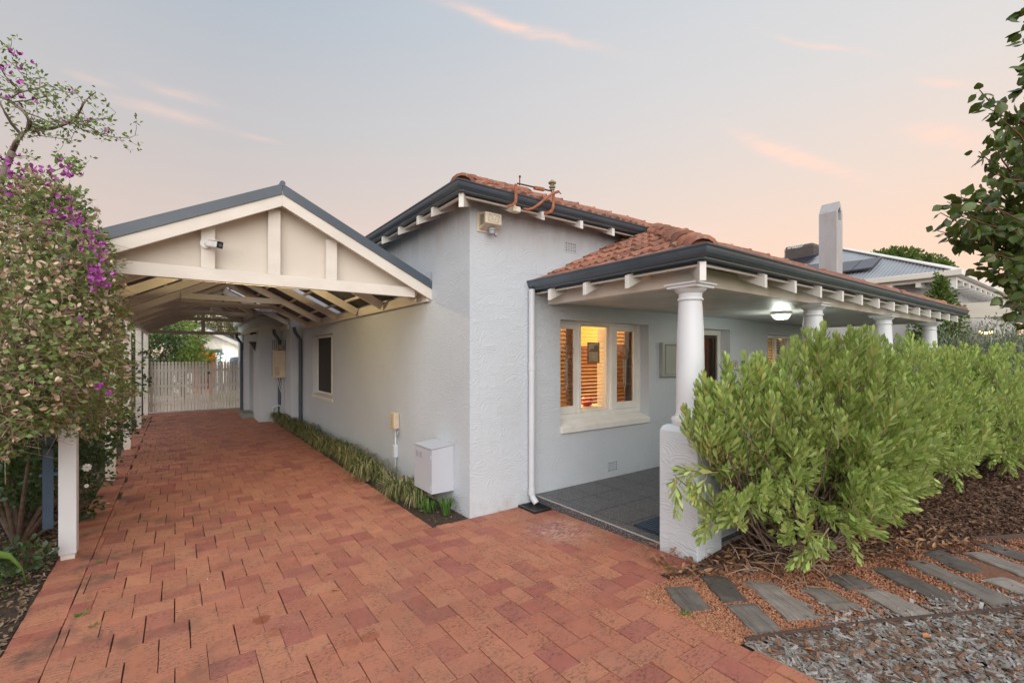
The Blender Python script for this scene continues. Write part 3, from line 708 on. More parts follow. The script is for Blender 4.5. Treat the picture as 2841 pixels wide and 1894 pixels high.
# piers and columns, low walls between them
def pier(x, y, w, top, parent):
    b = MB(); z0 = -.12; h = w / 2; c_ = .035
    b.box(x - h, x + h, y - h, y + h, z0, top - c_)
    b.hexa([(x - h, y - h, top - c_), (x + h, y - h, top - c_), (x + h, y + h, top - c_), (x - h, y + h, top - c_)],
           [(x - h + c_, y - h + c_, top), (x + h - c_, y - h + c_, top), (x + h - c_, y + h - c_, top), (x - h + c_, y + h - c_, top)])
    return b
# one shell per pier
def pier_build(x, y, w, top):
    h = w / 2; c1_, c2_ = .018, .045
    lv = [(h, -.12), (h, top - .05), (h - c1_, top - .015), (h - c2_, top)]
    vs_ = []; 
    for r_, z in lv: vs_ += [(x - r_, y - r_, z), (x + r_, y - r_, z), (x + r_, y + r_, z), (x - r_, y + r_, z)]
    b = MB(); fs = [(i * 4 + j, i * 4 + (j + 1) % 4, i * 4 + 4 + (j + 1) % 4, i * 4 + 4 + j) for i in range(3) for j in range(4)] + [(12, 13, 14, 15)]
    b.add(vs_, fs); return b.build('pier', STUCCO_P, house, bevel=.006)
COLX = [3.555, 6.03, 8.50, 10.98]; COLY = 2.295
prof = [(.148, 0), (.150, .015), (.156, .03), (.156, .045), (.150, .062), (.128, .068), (.124, .078), (.120, .09), (.1165, .10), (.1165, .2), (.115, .45), (.109, .75), (.100, .98), (.0945, 1.045),
        (.094, 1.05), (.104, 1.056), (.107, 1.064), (.104, 1.073), (.096, 1.078), (.096, 1.115), (.100, 1.118), (.117, 1.135), (.130, 1.152), (.132, 1.160)]
shaft_me = None
for cx_ in COLX:
    pier_build(cx_, COLY, .36, 1.121)
    s0 = 1.121; b = MB().lathe([(r_, z + s0) for r_, z in prof], (cx_, COLY, 0), 36)
    col = b.build('column', COLPAINT, house, smooth=True, auto=38)
    cb = MB(); h = .138
    cb.box(cx_ - h, cx_ + h, COLY - h, COLY + h, s0 + 1.158, s0 + 1.185)
    cb.box(cx_ - h - .016, cx_ + h + .016, COLY - h - .016, COLY + h + .016, s0 + 1.184, s0 + 1.197)
    link('capital', cb.mesh('capital', COLPAINT), col)
for xa, xb in zip(COLX[1:], COLX[2:]):
    MB().box(xa + .181, xb - .181, COLY - .09, COLY + .09, -.1, .86).build('low_wall', STUCCO_P, house, bevel=.008)
MB().box(COLX[0] + .181, COLX[1] - .181, COLY - .09, COLY + .09, -.1, .86).build('low_wall', STUCCO_P, house, bevel=.008)

# verandah beams and ceiling
BZ0, BZ1 = 2.318, 2.47
MB().box(3.564, 3.664, 2.267, HY - .003, BZ0, BZ1).build('beam', TRIM, house, bevel=.003)
MB().box(3.667, 11.27, 2.267, 2.367, BZ0 - .004, BZ1).build('beam', TRIM, house, bevel=.003)
MB().box(11.17, 11.27, 2.370, HY - .003, BZ0, BZ1).build('beam', TRIM, house, bevel=.003)
MB().box(3.668, 11.166, 2.372, HY - .002, 2.345, 2.365).build('ceiling', mat('verandah_ceiling', (.62, .63, .60), rough=.45, ns=2), house)

# eaves: gutter + fascia + trim + rafter tails
def gutter_run(p0, p1, out, zt, miter0=0, miter1=0, parent=None, vs_=1.0):
    """p0,p1: top outer lip line (x,y); out: unit outward vector; profile swept and mitred"""
    p0 = Vector((*p0, 0)); p1 = Vector((*p1, 0)); o = Vector((*out, 0)); d = (p1 - p0).normalized()
    P_ = [(0, 0), (.006, -.004), (.004, -.016), (-.006, -.024), (-.010, -.045), (-.018, -.068), (-.034, -.086), (-.052, -.096), (-.052, -.108), (-.125, -.112), (-.125, -.006), (-.119, -.006), (-.119, -.100), (-.056, -.098), (-.038, -.09), (-.024, -.07), (-.016, -.04), (-.012, -.006)]
    b = MB(); n = len(P_); rows = []
    for p, mt in ((p0, miter0), (p1, miter1)):
        rows.append([tuple(p + o * a + d * (a * mt) + Vector((0, 0, zt + z * vs_))) for a, z in P_])
    b.v = rows[0] + rows[1]
    for i in range(n): b.f.append([i, (i + 1) % n, n + (i + 1) % n, n + i]); b.mi.append(0)
    b.f.append(list(range(n))); b.f.append([n + i for i in reversed(range(n))]); b.mi += [0, 0]
    return b.build('gutter', SLATE, parent, smooth=False)
ZU, ZV = 3.40, 2.572
UC = (2.15, 3.845); VC = (3.25, 1.955)
# upper (block) eaves
gutter_run(UC, (5.12, UC[1]), (0, -1), ZU, -1, 0, house, .84); gutter_run(UC, (UC[0], 11.9), (-1, 0), ZU, -1, 0, house, .84)
gutter_run(VC, (12.07, VC[1]), (0, -1), ZV, -1, 1, house); gutter_run(VC, (VC[0], HY - .004), (-1, 0), ZV, -1, 0, house); gutter_run((12.07, VC[1]), (12.07, 13.7), (1, 0), ZV, -1, 0, house)
def fascia(p0, p1, out, zt, par, h=.14):
    (xa, ya), (xb, yb) = p0, p1; o = Vector((*out, 0))
    def bar(a0, a1, z0, z1, m, nm, e=0):
        q0 = Vector((xa, ya, 0)) + o * a0; q1 = Vector((xb, yb, 0)) + o * a1
        x0, x1 = sorted((q0.x, (Vector((xb, yb, 0)) + o * a1).x)); y0, y1 = sorted((q0.y, q1.y))
        MB().box(x0, x1, y0, y1, z0, z1).build(nm, m, par)
    bar(-.128, -.148, zt - h, zt - .01, SLATE2, 'fascia'); bar(-.122, -.150, zt - h - .018, zt - h - .002, TRIM, 'fascia_trim')
fascia((UC[0] + .128, UC[1]), (5.12, UC[1]), (0, -1), ZU, house, .105); fascia((UC[0], UC[1] + .128), (UC[0], 11.9), (-1, 0), ZU, house, .105)
fascia((VC[0] + .128, VC[1]), (12.0, VC[1]), (0, -1), ZV, house, .13); fascia((VC[0], VC[1] + .128), (VC[0], HY - .01), (-1, 0), ZV, house, .13)
def tail(p, d, L, h=.085, w=.045, par=None, slope=.46):
    """exposed rafter end: p front lower point centre (x,y,zb) , d inward unit dir"""
    d = Vector((*d, 0)); s_ = Vector((-d.y, d.x, 0)) * (w / 2); a = Vector(p); t = h + .02
    e = d * L + Vector((0, 0, L * slope))
    lo = [a - s_, a + s_, a + s_ + e, a - s_ + e]
    hi = [q + Vector((0, 0, t)) for q in lo]
    b = MB(); b.add(lo + hi, [(0, 3, 2, 1), (4, 5, 6, 7), (0, 1, 5, 4), (1, 2, 6, 5), (2, 3, 7, 6), (3, 0, 4, 7)])
    return b.build('rafter_tail', WHITE, par, bevel=.002)
zt_ = ZU - .245
for x in (2.862, 3.264, 3.854, 4.402, 4.93): tail((x, UC[1] + .06, zt_ + .05), (0, 1), .36, .075, par=house)
for y in (4.506, 4.876, 5.425, 5.989, 6.55, 7.1, 7.65, 8.2, 8.8, 9.4, 10.0, 10.6, 11.2): tail((UC[0] + .06, y, zt_ + .045), (1, 0), .36, .08, par=house)
q = Vector((UC[0] + .10, UC[1] + .10, ZU - .235)); 
tail(q, (.7071, .7071), .42, .12, .05, house, .33)
zv_ = ZV - .245
yv = [2.55, 2.98, 3.42, 3.92]
for p_ in [(1080, 1100), (1418, 1038)]: pass
for y in (3.86, 3.32, 2.78): tail((VC[0] + .06, y, ZV - .252), (1, 0), .30, .10, par=house)
for x in (4.30, 4.90, 5.50, 6.10, 6.70, 7.30, 7.90, 8.50, 9.10, 9.70, 10.30, 10.9, 11.5): tail((x, VC[1] + .06, ZV - .252), (0, 1), .30, .10, par=house)
tail(Vector((VC[0] + .09, VC[1] + .09, ZV - .275)), (.7071, .7071), .40, .13, .05, house, .33)
# sheathing seen from below the eaves
SOF = mat('eave_lining', (.46, .43, .40), rough=.8, ns=3)
def slab(pts, t, name, m, par): 
    b = MB(); b.prism([Vector(p) - Vector((0, 0, t)) for p in pts], (0, 0, t * .5)); return b.build(name, m, par)
SLP_ = .46
def zu(d): return ZU + .02 + SLP_ * d
APX = (6.17, 7.86, 5.31)
slab([(2.27, 3.965, ZU - .02), (5.1, 3.965, ZU - .02), (5.1, 4.35, ZU + .13), (2.65, 4.35, ZU + .13)], .03, 'eave_lining', SOF, house)
slab([(2.27, 11.9, ZU - .02), (2.27, 3.965, ZU - .02), (2.65, 4.35, ZU + .13), (2.65, 11.9, ZU + .13)], .03, 'eave_lining', SOF, house)
slab([(3.38, 2.08, ZV - .02), (12., 2.08, ZV - .02), (12., 2.5, ZV + .15), (3.8, 2.5, ZV + .15)], .03, 'eave_lining', SOF, house)
slab([(3.38, HY - .01, ZV - .02), (3.38, 2.08, ZV - .02), (3.8, 2.5, ZV + .15), (3.8, HY - .01, ZV + .15)], .03, 'eave_lining', SOF, house)

# roof: underlay planes (front, left, right, back) and tiles as pieces
roofm = MB()
def rz(d, base): return base + SLP_ * d
A0 = (UC[0] + .03, UC[1] + .03, ZU - .052); V0 = (VC[0] + .03, VC[1] + .03, ZV - .062)
zfr = lambda y: ZV - .062 + SLP_ * (y - VC[1] - .03)
xk = A0[1] - V0[1] + V0[0]
ap = Vector((6.17, 7.86, zfr(7.86)))
R0 = Vector((12.04, 1.985, ZV - .062)); Rb = Vector((12.04, 13.7, ZV - .062))
bk0 = Vector((2.18, 11.9, A0[2])); bk1 = Vector((10.2, 11.9, zfr(3.845)))
roofm.add([V0, R0, ap, (A0[0], A0[1], zfr(A0[1])), (xk, A0[1], zfr(A0[1]))], [(0, 1, 2, 4), (4, 2, 3)])
roofm.add([V0, (xk, A0[1], zfr(A0[1])), (xk, HY, zfr(A0[1]) ), (V0[0], HY, V0[2])], [(0, 1, 2, 3)])
roofm.add([(A0[0], A0[1], zfr(A0[1])), ap, bk0], [(0, 1, 2)]); roofm.add([ap, R0, Rb, bk1], [(0, 1, 2, 3)]); roofm.add([ap, bk1, bk0], [(0, 1, 2)])
roof = roofm.build('roof', TILE, house)
# tile template: width 1 (x), length 1 (y up-slope), raised roll on one side and a nose at the lower edge
def tile_tmpl():
    prof_ = [(0, .0), (.06, .028), (.16, .040), (.27, .030), (.34, .010), (.46, .006), (.54, .024), (.66, .024), (.74, .006), (.90, .008), (1.0, .018)]
    v = []; n = len(prof_)
    for yy_, lift in ((0, .032), (.05, .036), (1.06, .004)):
        for x, z in prof_: v.append((x - .5, yy_, z + lift))
    for x, z in prof_: v.append((x - .5, .0, z * .35 - .004))
    f = [(r_ * n + i, r_ * n + i + 1, (r_ + 1) * n + i + 1, (r_ + 1) * n + i) for r_ in (0, 1) for i in range(n - 1)]
    f += [(3 * n + i, 3 * n + i + 1, i + 1, i) for i in range(n - 1)]
    f += [(0, n, 2 * n, 3 * n), (n - 1, 4 * n - 1, 3 * n - 1, 2 * n - 1)]
    return v, f
tv_, tf_ = tile_tmpl(); tile_me = tmesh('roof_tile', tv_, tf_, TILE)
tiles = []
def lay(origin, along, up_xy, zup, length, ucut, rows, w=.245, gauge=.325, skip=lambda p: False):
    """rows of tiles; along: unit vec on the eave, up_xy: horizontal unit uphill; ucut(u, s)->bool inside"""
    sl = math.sqrt(1 + SLP_ ** 2); al = Vector((*along, 0)); up = Vector((up_xy[0], up_xy[1], SLP_)).normalized(); nn = al.cross(up)
    if nn.z < 0: nn = -nn
    B_ = Matrix((al, up, nn)).transposed()
    for r_ in range(rows):
        s_ = r_ * gauge / sl
        k = 0
        while k * w < length:
            u = (k + .5 + (.5 if r_ % 2 else 0) * 0) * w
            if ucut(u, s_):
                p = Vector(origin) + al * u + Vector((*up_xy, 0)) * s_ + Vector((0, 0, SLP_ * s_))
                if not skip(p):
                    M_ = B_.to_4x4() @ Matrix.Rotation(random.gauss(0, .010), 4, 'Z') @ Matrix.Diagonal((w * 1.0, gauge, 1, 1)); M_ = Matrix.Translation(p + nn * (random.uniform(0, .006) - .012)) @ M_
                    d_ = depth(p); tiles.append((1 / d_ if in_view(p, 40) else 0, M_))
            k += 1
lay((V0[0], V0[1], V0[2]), (0, 1), (1, 0), None, HY - V0[1], lambda u, s: u > s + .13 and s < 1.93, 8, w=.228)
lay((V0[0], V0[1], V0[2]), (1, 0), (0, 1), None, 8.8, lambda u, s: u > s + .13 and u + V0[0] + .2 < 12.04 - s and s + V0[1] < A0[1] - .05 , 7)
lay((A0[0], A0[1], zfr(A0[1])), (1, 0), (0, 1), None, 9.9, lambda u, s: u > s + .13 and u + A0[0] + .2 < 12.04 - (s + A0[1] - V0[1]) and s + A0[1] < 7.8, 14)
lay((R0[0], R0[1], R0[2]), (0, 1), (-1, 0), None, 6, lambda u, s: u > s + .15, 3)
tiles.sort(key=lambda t: -t[0])
for a, m in tiles[:240]: link('roof_tile', tile_me, roof, m)
stuff(link('roof_tiles', big_mesh('roof_tiles', tv_, tf_, [m for a, m in tiles[240:]], TILE), roof))
def cap_tmpl():
    v = []; f = []; n = 9
    for k, (z, r_) in enumerate(((0, 1.12), (.10, 1.16), (.14, 1.0), (1.1, .86))):
        for j in range(n):
            t = PI * (j / (n - 1)) ; v.append((math.cos(t) * r_, z, math.sin(t) * r_ * .95 - .25))
    v += [(x * .8, y, z * .8 - .05) for x, y, z in v[:n]]
    for k in range(3):
        for j in range(n - 1): f.append((k * n + j, k * n + j + 1, (k + 1) * n + j + 1, (k + 1) * n + j))
    for j in range(n - 1): f.append((4 * n + j, 4 * n + j + 1, j + 1, j))
    return v, f
cv_, cf_ = cap_tmpl(); cap_me = tmesh('ridge_tile', cv_, cf_, TILE, smooth=True)
def caps(p0, p1, L=.36, r_=.118, lift=.02):
    p0 = Vector(p0); p1 = Vector(p1); d = (p1 - p0); n = int(d.length / L); d = d.normalized()
    sd = d.cross(Vector((0, 0, 1))).normalized(); up = sd.cross(d)
    B_ = Matrix((sd, d, up)).transposed().to_4x4()
    plug = MB(); q0 = p0 + d * (L * .16) + up * lift; m_ = 9; plug.v = [tuple(q0 + sd * math.cos(PI * j / m_) * r_ * .95 + up * (math.sin(PI * j / m_) * r_ * .88 - r_ * .25)) for j in range(m_ + 1)] + [tuple(q0 - up * .12 - sd * r_), tuple(q0 - up * .12 + sd * r_)]
    plug.f = [list(range(m_ + 3))]; plug.mi = [0]; plug.build('mortar_plug', TILE, roof)
    for k in range(n):
        p = p0 + d * (k * L) + up * (lift + random.uniform(-.004, .006))
        link('ridge_tile', cap_me, roof, Matrix.Translation(p) @ B_ @ Matrix.Rotation(random.gauss(0, .02), 4, 'X') @ Matrix.Diagonal((r_, L, r_, 1)))
caps(Vector(V0) + Vector((.08, .08, .035)), (xk + .1, A0[1] + .1, zfr(A0[1] + .1)), .30, .118)
caps(Vector(A0) + Vector((.10, .10, .045)), ap, .33, .118)
caps(R0 + Vector((-.05, .05, .03)), ap, .36, .105)
MB().prism([(4.95, HY - .02, 3.30), (5.35, 3.72, 3.37), (5.35, 3.5, 3.28), (4.75, HY - .02, 3.22)], (0, 0, .012)).build('lead_flashing', mat('lead_sheet', (.20, .22, .25), rough=.5), house)
MB().box(HX + .9, HX + 1.35, HY - .004, HY - .001, 2.66, 2.78).build('lead_flashing', STUCCO, house)

# chimney
def chimney():
    x, y, h = 10.92, 3.83, .158; z0, z1, z2 = 3.2, 4.64, 4.86
    b = MB(); b.box(x - h, x + h, y - h, y + h, z0, z1)
    # gabled top whose opening faces the street; ring of the pentagon front
    o = [(x - h, z1 + .001), (x + h, z1 + .001), (x + h * .8, z1 + .13), (x, z2), (x - h * .8, z1 + .13)]
    b = MB()
    P_ = [(x - h, z0), (x + h, z0), (x + h, z1), (x + .02, z2), (x - .02, z2), (x - h, z1)]
    Q_ = [(x - .075, z1 - .16), (x + .075, z1 - .16), (x + .075, z1 + .02), (x + .01, z1 + .10), (x - .01, z1 + .10), (x - .075, z1 + .02)]
    n = 6; f0 = [(a, y - h, c_) for a, c_ in P_]; q0 = [(a, y - h, c_) for a, c_ in Q_]; q1 = [(a, y - h + .16, c_) for a, c_ in Q_]; f1 = [(a, y + h, c_) for a, c_ in P_]
    b.v = f0 + q0 + q1 + f1
    for i in range(n):
        j = (i + 1) % n
        b.f += [[i, j, n + j, n + i], [n + i, n + j, 2 * n + j, 2 * n + i], [j, i, 3 * n + i, 3 * n + j]]; b.mi += [0, 0, 0]
    b.f += [[2 * n + i for i in range(n)], [3 * n + i for i in reversed(range(n))]]; b.mi += [1, 0]
    return b.build('chimney', [stucco_mat('chimney_render', (.44, .445, .46), .4), mat('sooty_brick', (.10, .05, .03), rough=.9)], house)
chimney()

# ---- front window ------------------------------------------------------------
x0, x1, z0, z1 = WIN
YF = HY + .145
win = MB()
F0, F1, G0, G1 = 3.80, 5.43, .955, 2.135
win.box(F0 - .03, F1 + .03, YF, YF + .10, G1 - .012, z1 + .0)            # head
win.box(F0 - .03, F1 + .03, YF + .001, YF + .10, G0 - .045, G0 + .012)      # bottom rail
for a, b_ in ((F0 - .031, F0 + .02), (4.218, 4.262), (4.842, 4.905), (F1 - .035, F1 + .031)): win.box(a, b_, YF + .002, YF + .101, G0 + .012, G1 - .012)
window = win.build('window', WHITE, house, bevel=.003)
def sash(xa, xb, leaded):
    b = MB(); t = .05; yv_ = YF + .018
    if leaded: t = .066
    za, zb = G0 + .014, G1 - .014
    b.box(xa, xa + t, yv_, yv_ + .04, za, zb); b.box(xb - t, xb, yv_, yv_ + .04, za, zb)
    b.box(xa + t, xb - t, yv_ + .001, yv_ + .039, za, za + .095); b.box(xa + t, xb - t, yv_ + .001, yv_ + .039, zb - .065, zb)
    b.build('sash', WHITE, window, bevel=.002)
    MB().box(xa + t - .004, xb - t + .004, yv_ + .016, yv_ + .02, za + .09, zb - .06).build('pane', GLASSD if leaded else GLASS, window)
    if leaded:
        l = MB(); yl = yv_ + .013; r_ = .0038; gx0, gx1, gz0, gz1 = xa + t, xb - t, za + .095, zb - .065; cx = (gx0 + gx1) / 2; w = gx1 - gx0; hh = gz1 - gz0
        def ln(*p): l.tube([(cx + u * w / 2, yl, gz0 + v * hh) for u, v in p], r_, 5, False)
        ln((0, 1), (0, .83)); ln((0, 0), (0, .18))
        for s_ in (-1, 1):
            ln((0, .83), (s_ * .18, .765), (s_ * .42, .71), (s_ * .30, .66), (0, .60))            # lower bell
            ln((0, .83), (s_ * .14, .745), (0, .66))                                              # central diamond
            ln((s_ * 1, .745), (s_ * .42, .71)); ln((s_ * 1, .70), (s_ * .72, .655), (s_ * .36, .625), (s_ * .17, .60))
            ln((s_ * .17, .62), (s_ * .17, .27), (0, .18)); ln((s_ * .07, .60), (s_ * .07, .25))
            ln((s_ * .17, .5), (s_ * 1, .5)); ln((s_ * .17, .25), (s_ * 1, .25))
        l.build('lead_came', LEAD, window)
sash(F0 + .02, 4.218, True); sash(4.905, F1 - .035, True)
# fixed centre light set back, its casing and glass
b = MB(); b.box(4.262, 4.842, YF + .05, YF + .075, G0 + .012, G0 + .04); b.box(4.262, 4.842, YF + .05, YF + .075, G1 - .035, G1 - .012)
b.box(4.80, 4.8415, YF + .05, YF + .23, G0 + .041, G1 - .036); b.box(4.2625, 4.275, YF + .05, YF + .23, G0 + .041, G1 - .036)
b.build('sash', TRIM, window, bevel=.002)
MB().box(4.276, 4.80, YF + .058, YF + .062, G0 + .04, G1 - .035).build('pane', GLASS, window)
sl = MB()
window_sill = MB(); 
window_sill.prism([(x0 + .004, HY - .028, .765), (x0 + .004, HY - .028, .838), (x0 + .004, YF + .06, .93), (x0 + .004, YF + .06, .765)], (x1 - x0 - .008, 0, 0))
window_sill.build('sill', WHITE, window, bevel=.006)
# timber venetian blinds
def blind(xa, xb, yb, za, zb, n, tilt=18, axis='x', m=SLAT, par=None):
    for k in range(n):
        z = za + (zb - za) * (k + .5) / n; b = MB(); w = .024; t = math.radians(tilt)
        dy, dz = w * math.cos(t), w * math.sin(t)
        if axis == 'x': b.prism([(xa, yb - dy, z - dz), (xa, yb + dy, z + dz), (xa, yb + dy, z + dz + .003), (xa, yb - dy, z - dz + .003)], (xb - xa, 0, 0))
        else: b.prism([(yb - dy, xa, z - dz), (yb + dy, xa, z + dz), (yb + dy, xa, z + dz + .003), (yb - dy, xa, z - dz + .003)], (0, xb - xa, 0))
        b.build('blind_slat', m, par)
blind(4.285, 4.79, YF + .125, G0 + .11, G1 - .05, 21, 4, par=window)
blind(3.84, 4.19, YF + .125, G0 + .02, G1 - .03, 21, 30, m=mat('amber_slat', (.66, .46, .30), rough=.5), par=window)
blind(4.97, 5.27, YF + .125, G0 + .02, G1 - .03, 21, 30, m=bpy.data.materials['amber_slat'], par=window)
MB().box(4.195, 4.275, YF + .11, YF + .22, G0, G1).build('curtain_edge', mat('dusky_lining', (.30, .26, .27), rough=.8), window)
MB().box(5.28, 5.50, YF + .135, YF + .145, G0, G1).build('curtain_edge', bpy.data.materials['dusky_lining'], window)
# room behind
rm = MB(); X0, X1, Y0, Y1, Z0, Z1 = 3.0, 6.3, HY + WT + .002, 7.6, .12, 2.95
rm.add([(X0, Y0, Z0), (X1, Y0, Z0), (X1, Y1, Z0), (X0, Y1, Z0), (X0, Y0, Z1), (X1, Y0, Z1), (X1, Y1, Z1), (X0, Y1, Z1)], [(0, 1, 2, 3), (7, 6, 5, 4), (1, 5, 6, 2), (2, 6, 7, 3), (3, 7, 4, 0)])
rm.build('room_lining', ROOM, house)
rd = MB(); rd.box(4.9, 5.0, 7.5, 7.59, .12, 2.3); rd.box(5.9, 6.0, 7.5, 7.59, .12, 2.3); rd.box(4.9, 6.0, 7.5, 7.59, 2.2, 2.3); rd.box(3.3, 4.6, 7.3, 7.59, .12, 1.15); rd.box(6.18, 6.28, 5.0, 6.6, .12, 1.9)
rd.build('room_joinery', WOODFR, house)
light('room_lamp', (4.7, 5.7, 2.2), 80, (1, .74, .38), .12)
pl = MB().lathe([(.02, .02), (.14, .05), (.19, .16), (.15, .28), (.04, .32), (.02, .36)], (4.7, 6.1, 2.38), 20); tag(pl.build('pendant_lamp', LAMPG if False else emit('pendant_glow', (1, .7, .3), 3), None, smooth=True), 'glowing amber pendant lamp inside the room behind the front window', 'lamp')
vb = MB().lathe([(.03, 0), (.07, .02), (.095, .07), (.08, .115), (.04, .13)], (4.60, YF + .235, G0 + .06), 24)
tag(vb.build('red_vase', mat('red_glaze', (.55, .03, .015), rough=.15), None, smooth=True), 'round red glazed ornament on the sill behind the front window blind', 'ornament')
MB().box(3.72, 5.5, YF + .145, YF + .40, G0 - .05, G0 - .03 + .09).build('inner_sill', SLAT, house)
# framed picture hanging in the centre light
fp = thing('framed_picture', 'small dark framed print hanging in the lit centre pane of the front window', 'picture', (4.58, YF + .07, 1.5))
a0, a1, c0, c1 = at_y(*(1520 + 440 / 3.92, 860 + 350 / 3.92), YF + .07), at_y(*(1520 + 567 / 3.92, 860 + 352 / 3.92), YF + .07), at_y(1520 + 440 / 3.92, 860 + 577 / 3.92, YF + .07), None
xa, xb, zb, za = a0.x, a1.x, a0.z, c0.z
b = MB(); t = .014
b.box(xa, xa + t, YF + .080, YF + .092, za, zb); b.box(xb - t, xb, YF + .080, YF + .092, za, zb); b.box(xa + t, xb - t, YF + .081, YF + .091, za, za + t); b.box(xa + t, xb - t, YF + .081, YF + .091, zb - t, zb)
b.build('frame', WOODFR, fp)
MB().box(xa + t, xb - t, YF + .086, YF + .090, za + t, zb - t).build('backing', mat('print_paper', (.42, .33, .20), (.30, .24, .14), rough=.6, ns=30), fp)
pw = xb - xa - 2 * t; ph = zb - za - 2 * t; ux = lambda u: xa + t + u * pw; uz = lambda v: za + t + v * ph; yk = YF + .0855
MB().box(ux(.1), ux(.8), yk, yk + .0005, uz(.28), uz(.55)).build('printed_facade', mat('print_cream', (.55, .45, .30), rough=.6), fp)
b = MB(); b.prism([(ux(.05), yk - .0006, uz(.53)), (ux(.85), yk - .0006, uz(.53)), (ux(.68), yk - .0006, uz(.74)), (ux(.25), yk - .0006, uz(.72))], (0, .0005, 0)); b.build('printed_roof', mat('print_roof', (.18, .05, .02), rough=.6), fp)
b = MB()
for k in range(5): b.box(ux(.16 + k * .13), ux(.20 + k * .13), yk - .0008, yk - .0003, uz(.30), uz(.50))
b.build('printed_verandah', DARK, fp)
b = MB(); b.lathe([(.0, 0), (.02, 0)], (0, 0, 0), 8); b = MB().prism([(ux(.6), yk - .001, uz(.6)), (ux(.95), yk - .001, uz(.55)), (ux(.98), yk - .001, uz(.85)), (ux(.8), yk - .001, uz(.95)), (ux(.55), yk - .001, uz(.85))], (0, .0004, 0)); b.build('printed_tree', mat('print_green', (.06, .08, .03), rough=.6), fp)

# ---- door ---------------------------------------------------------------------
dx0, dx1, dz1 = DOOR[0], DOOR[1], DOOR[3]
b = MB(); yd = HY + .17
b.box(dx1 - .095, dx1 - .004, yd, yd + .09, FZ, dz1 - .004); b.box(dx0 + .003, dx0 + .073, yd, yd + .09, FZ, dz1 - .004); b.box(dx0 + .074, dx1 - .096, yd + .001, yd + .09, dz1 - .09, dz1 - .005)
fr = b.build('door_frame', WHITE, house, bevel=.003)
sx0, sx1 = dx0 + .075, dx1 - .097
b = MB(); b.box(sx0, sx0 + .05, yd + .02, yd + .05, FZ + .01, dz1 - .092); b.box(sx1 - .05, sx1, yd + .02, yd + .05, FZ + .01, dz1 - .092); b.box(sx0 + .051, sx1 - .051, yd + .021, yd + .049, FZ + .01, FZ + .2); b.box(sx0 + .051, sx1 - .051, yd + .021, yd + .049, dz1 - .14, dz1 - .092)
sd_ = b.build('screen_door', mat('dark_bronze_frame', (.06, .045, .04), rough=.4), house)
MB().box(sx0 + .051, sx1 - .051, yd + .033, yd + .036, FZ + .2, dz1 - .14).build('mesh', glass('fly_mesh', (.72, .68, .66), .0, .5), sd_)
dl = MB().box(dx0 + .075, dx1 - .20, yd + .10, yd + .14, FZ + .005, dz1 - .10).build('door', WOODDOOR, house)
b = MB()
for k in range(9): b.box(6.80 + k * .07, 6.808 + k * .07, yd + .095, yd + .0995, 1.0, 1.9)
b.build('door_moulding', WOODFR, dl)
MB().box(dx1 - .199, dx1 - .097, yd + .12, yd + .14, FZ, dz1 - .1).build('hall_dark', DARK, house)
light('door_gap_light', (7.2, HY + .22, 1.95), .5, (1, .6, .35), .03)  # small warm point light in the gap between screen and timber door
# ---- second window (right of the door) ----------------------------------------
x0, x1, z0, z1 = WIN2; b = MB(); y = HY + .10
for a, b_ in ((x0 + .002, x0 + .055), (x1 - .055, x1 - .002)): b.box(a, b_, y, y + .06, z0, z1 - .002)
b.box(x0 + .056, x1 - .056, y + .001, y + .06, z1 - .06, z1 - .003); b.box(x0 + .056, x1 - .056, y + .001, y + .06, z0, z0 + .06); b.box((x0 + x1) / 2 - .025, (x0 + x1) / 2 + .025, y + .002, y + .06, z0 + .061, z1 - .061)
w2 = b.build('window', WHITE, house, bevel=.003)
MB().box(x0 + .056, x1 - .056, y + .02, y + .025, z0 + .06, z1 - .06).build('pane', GLASS, w2)
blind(x0 + .06, x1 - .06, y + .10, z0 + .08, z1 - .09, 20, 25, par=w2)
MB().box(x0 - .1, x1 + .1, y + .35, y + .36, z0 - .2, z1 + .1).build('room_lining', ROOM, w2); light('bedroom_lamp', (x0 + .5, y + .28, 1.7), 1.6, (1, .6, .22), .05)
# ---- side window ---------------------------------------------------------------
y0, y1, z0, z1 = SW; xf = HX + .10
b = MB()
b.box(xf, xf + .05, y0 + .002, y0 + .05, z0 + .02, z1 - .002); b.box(xf, xf + .05, y1 - .05, y1 - .002, z0 + .02, z1 - .002); b.box(xf + .001, xf + .05, y0 + .051, y1 - .051, z1 - .055, z1 - .003); b.box(xf + .001, xf + .05, y0 + .051, y1 - .051, z0 + .02, z0 + .075); b.box(xf - .004, xf + .049, 9.90, 9.955, z0 + .076, z1 - .056)
w3 = b.build('window', WHITE, house, bevel=.002)
MB().box(xf + .012, xf + .016, 9.956, y1 - .051, z0 + .075, z1 - .055).build('insect_screen', SCREEN, w3)
MB().box(xf + .02, xf + .024, y0 + .051, 9.899, z0 + .075, z1 - .055).build('pane', GLASS, w3)
blind(y0 + .05, 11.0, xf + .07, z0 + .08, z1 - .06, 24, 40, axis='y', par=w3)
MB().box(xf + .3, xf + .31, y0 - .3, y1 + .3, z0 - .2, z1 + .1).build('room_lining', ROOM, w3); light('kitchen_lamp', (xf + .2, 10.2, 1.6), 2.2, (1, .6, .22), .05)
b = MB().prism([(HX - .022, y0 - .01, z0 - .065), (HX - .022, y0 - .01, z0 + .0), (xf + .02, y0 - .01, z0 + .045), (xf + .02, y0 - .01, z0 - .065)], (0, y1 - y0 + .02, 0)); b.build('sill', TRIM, w3, bevel=.004)
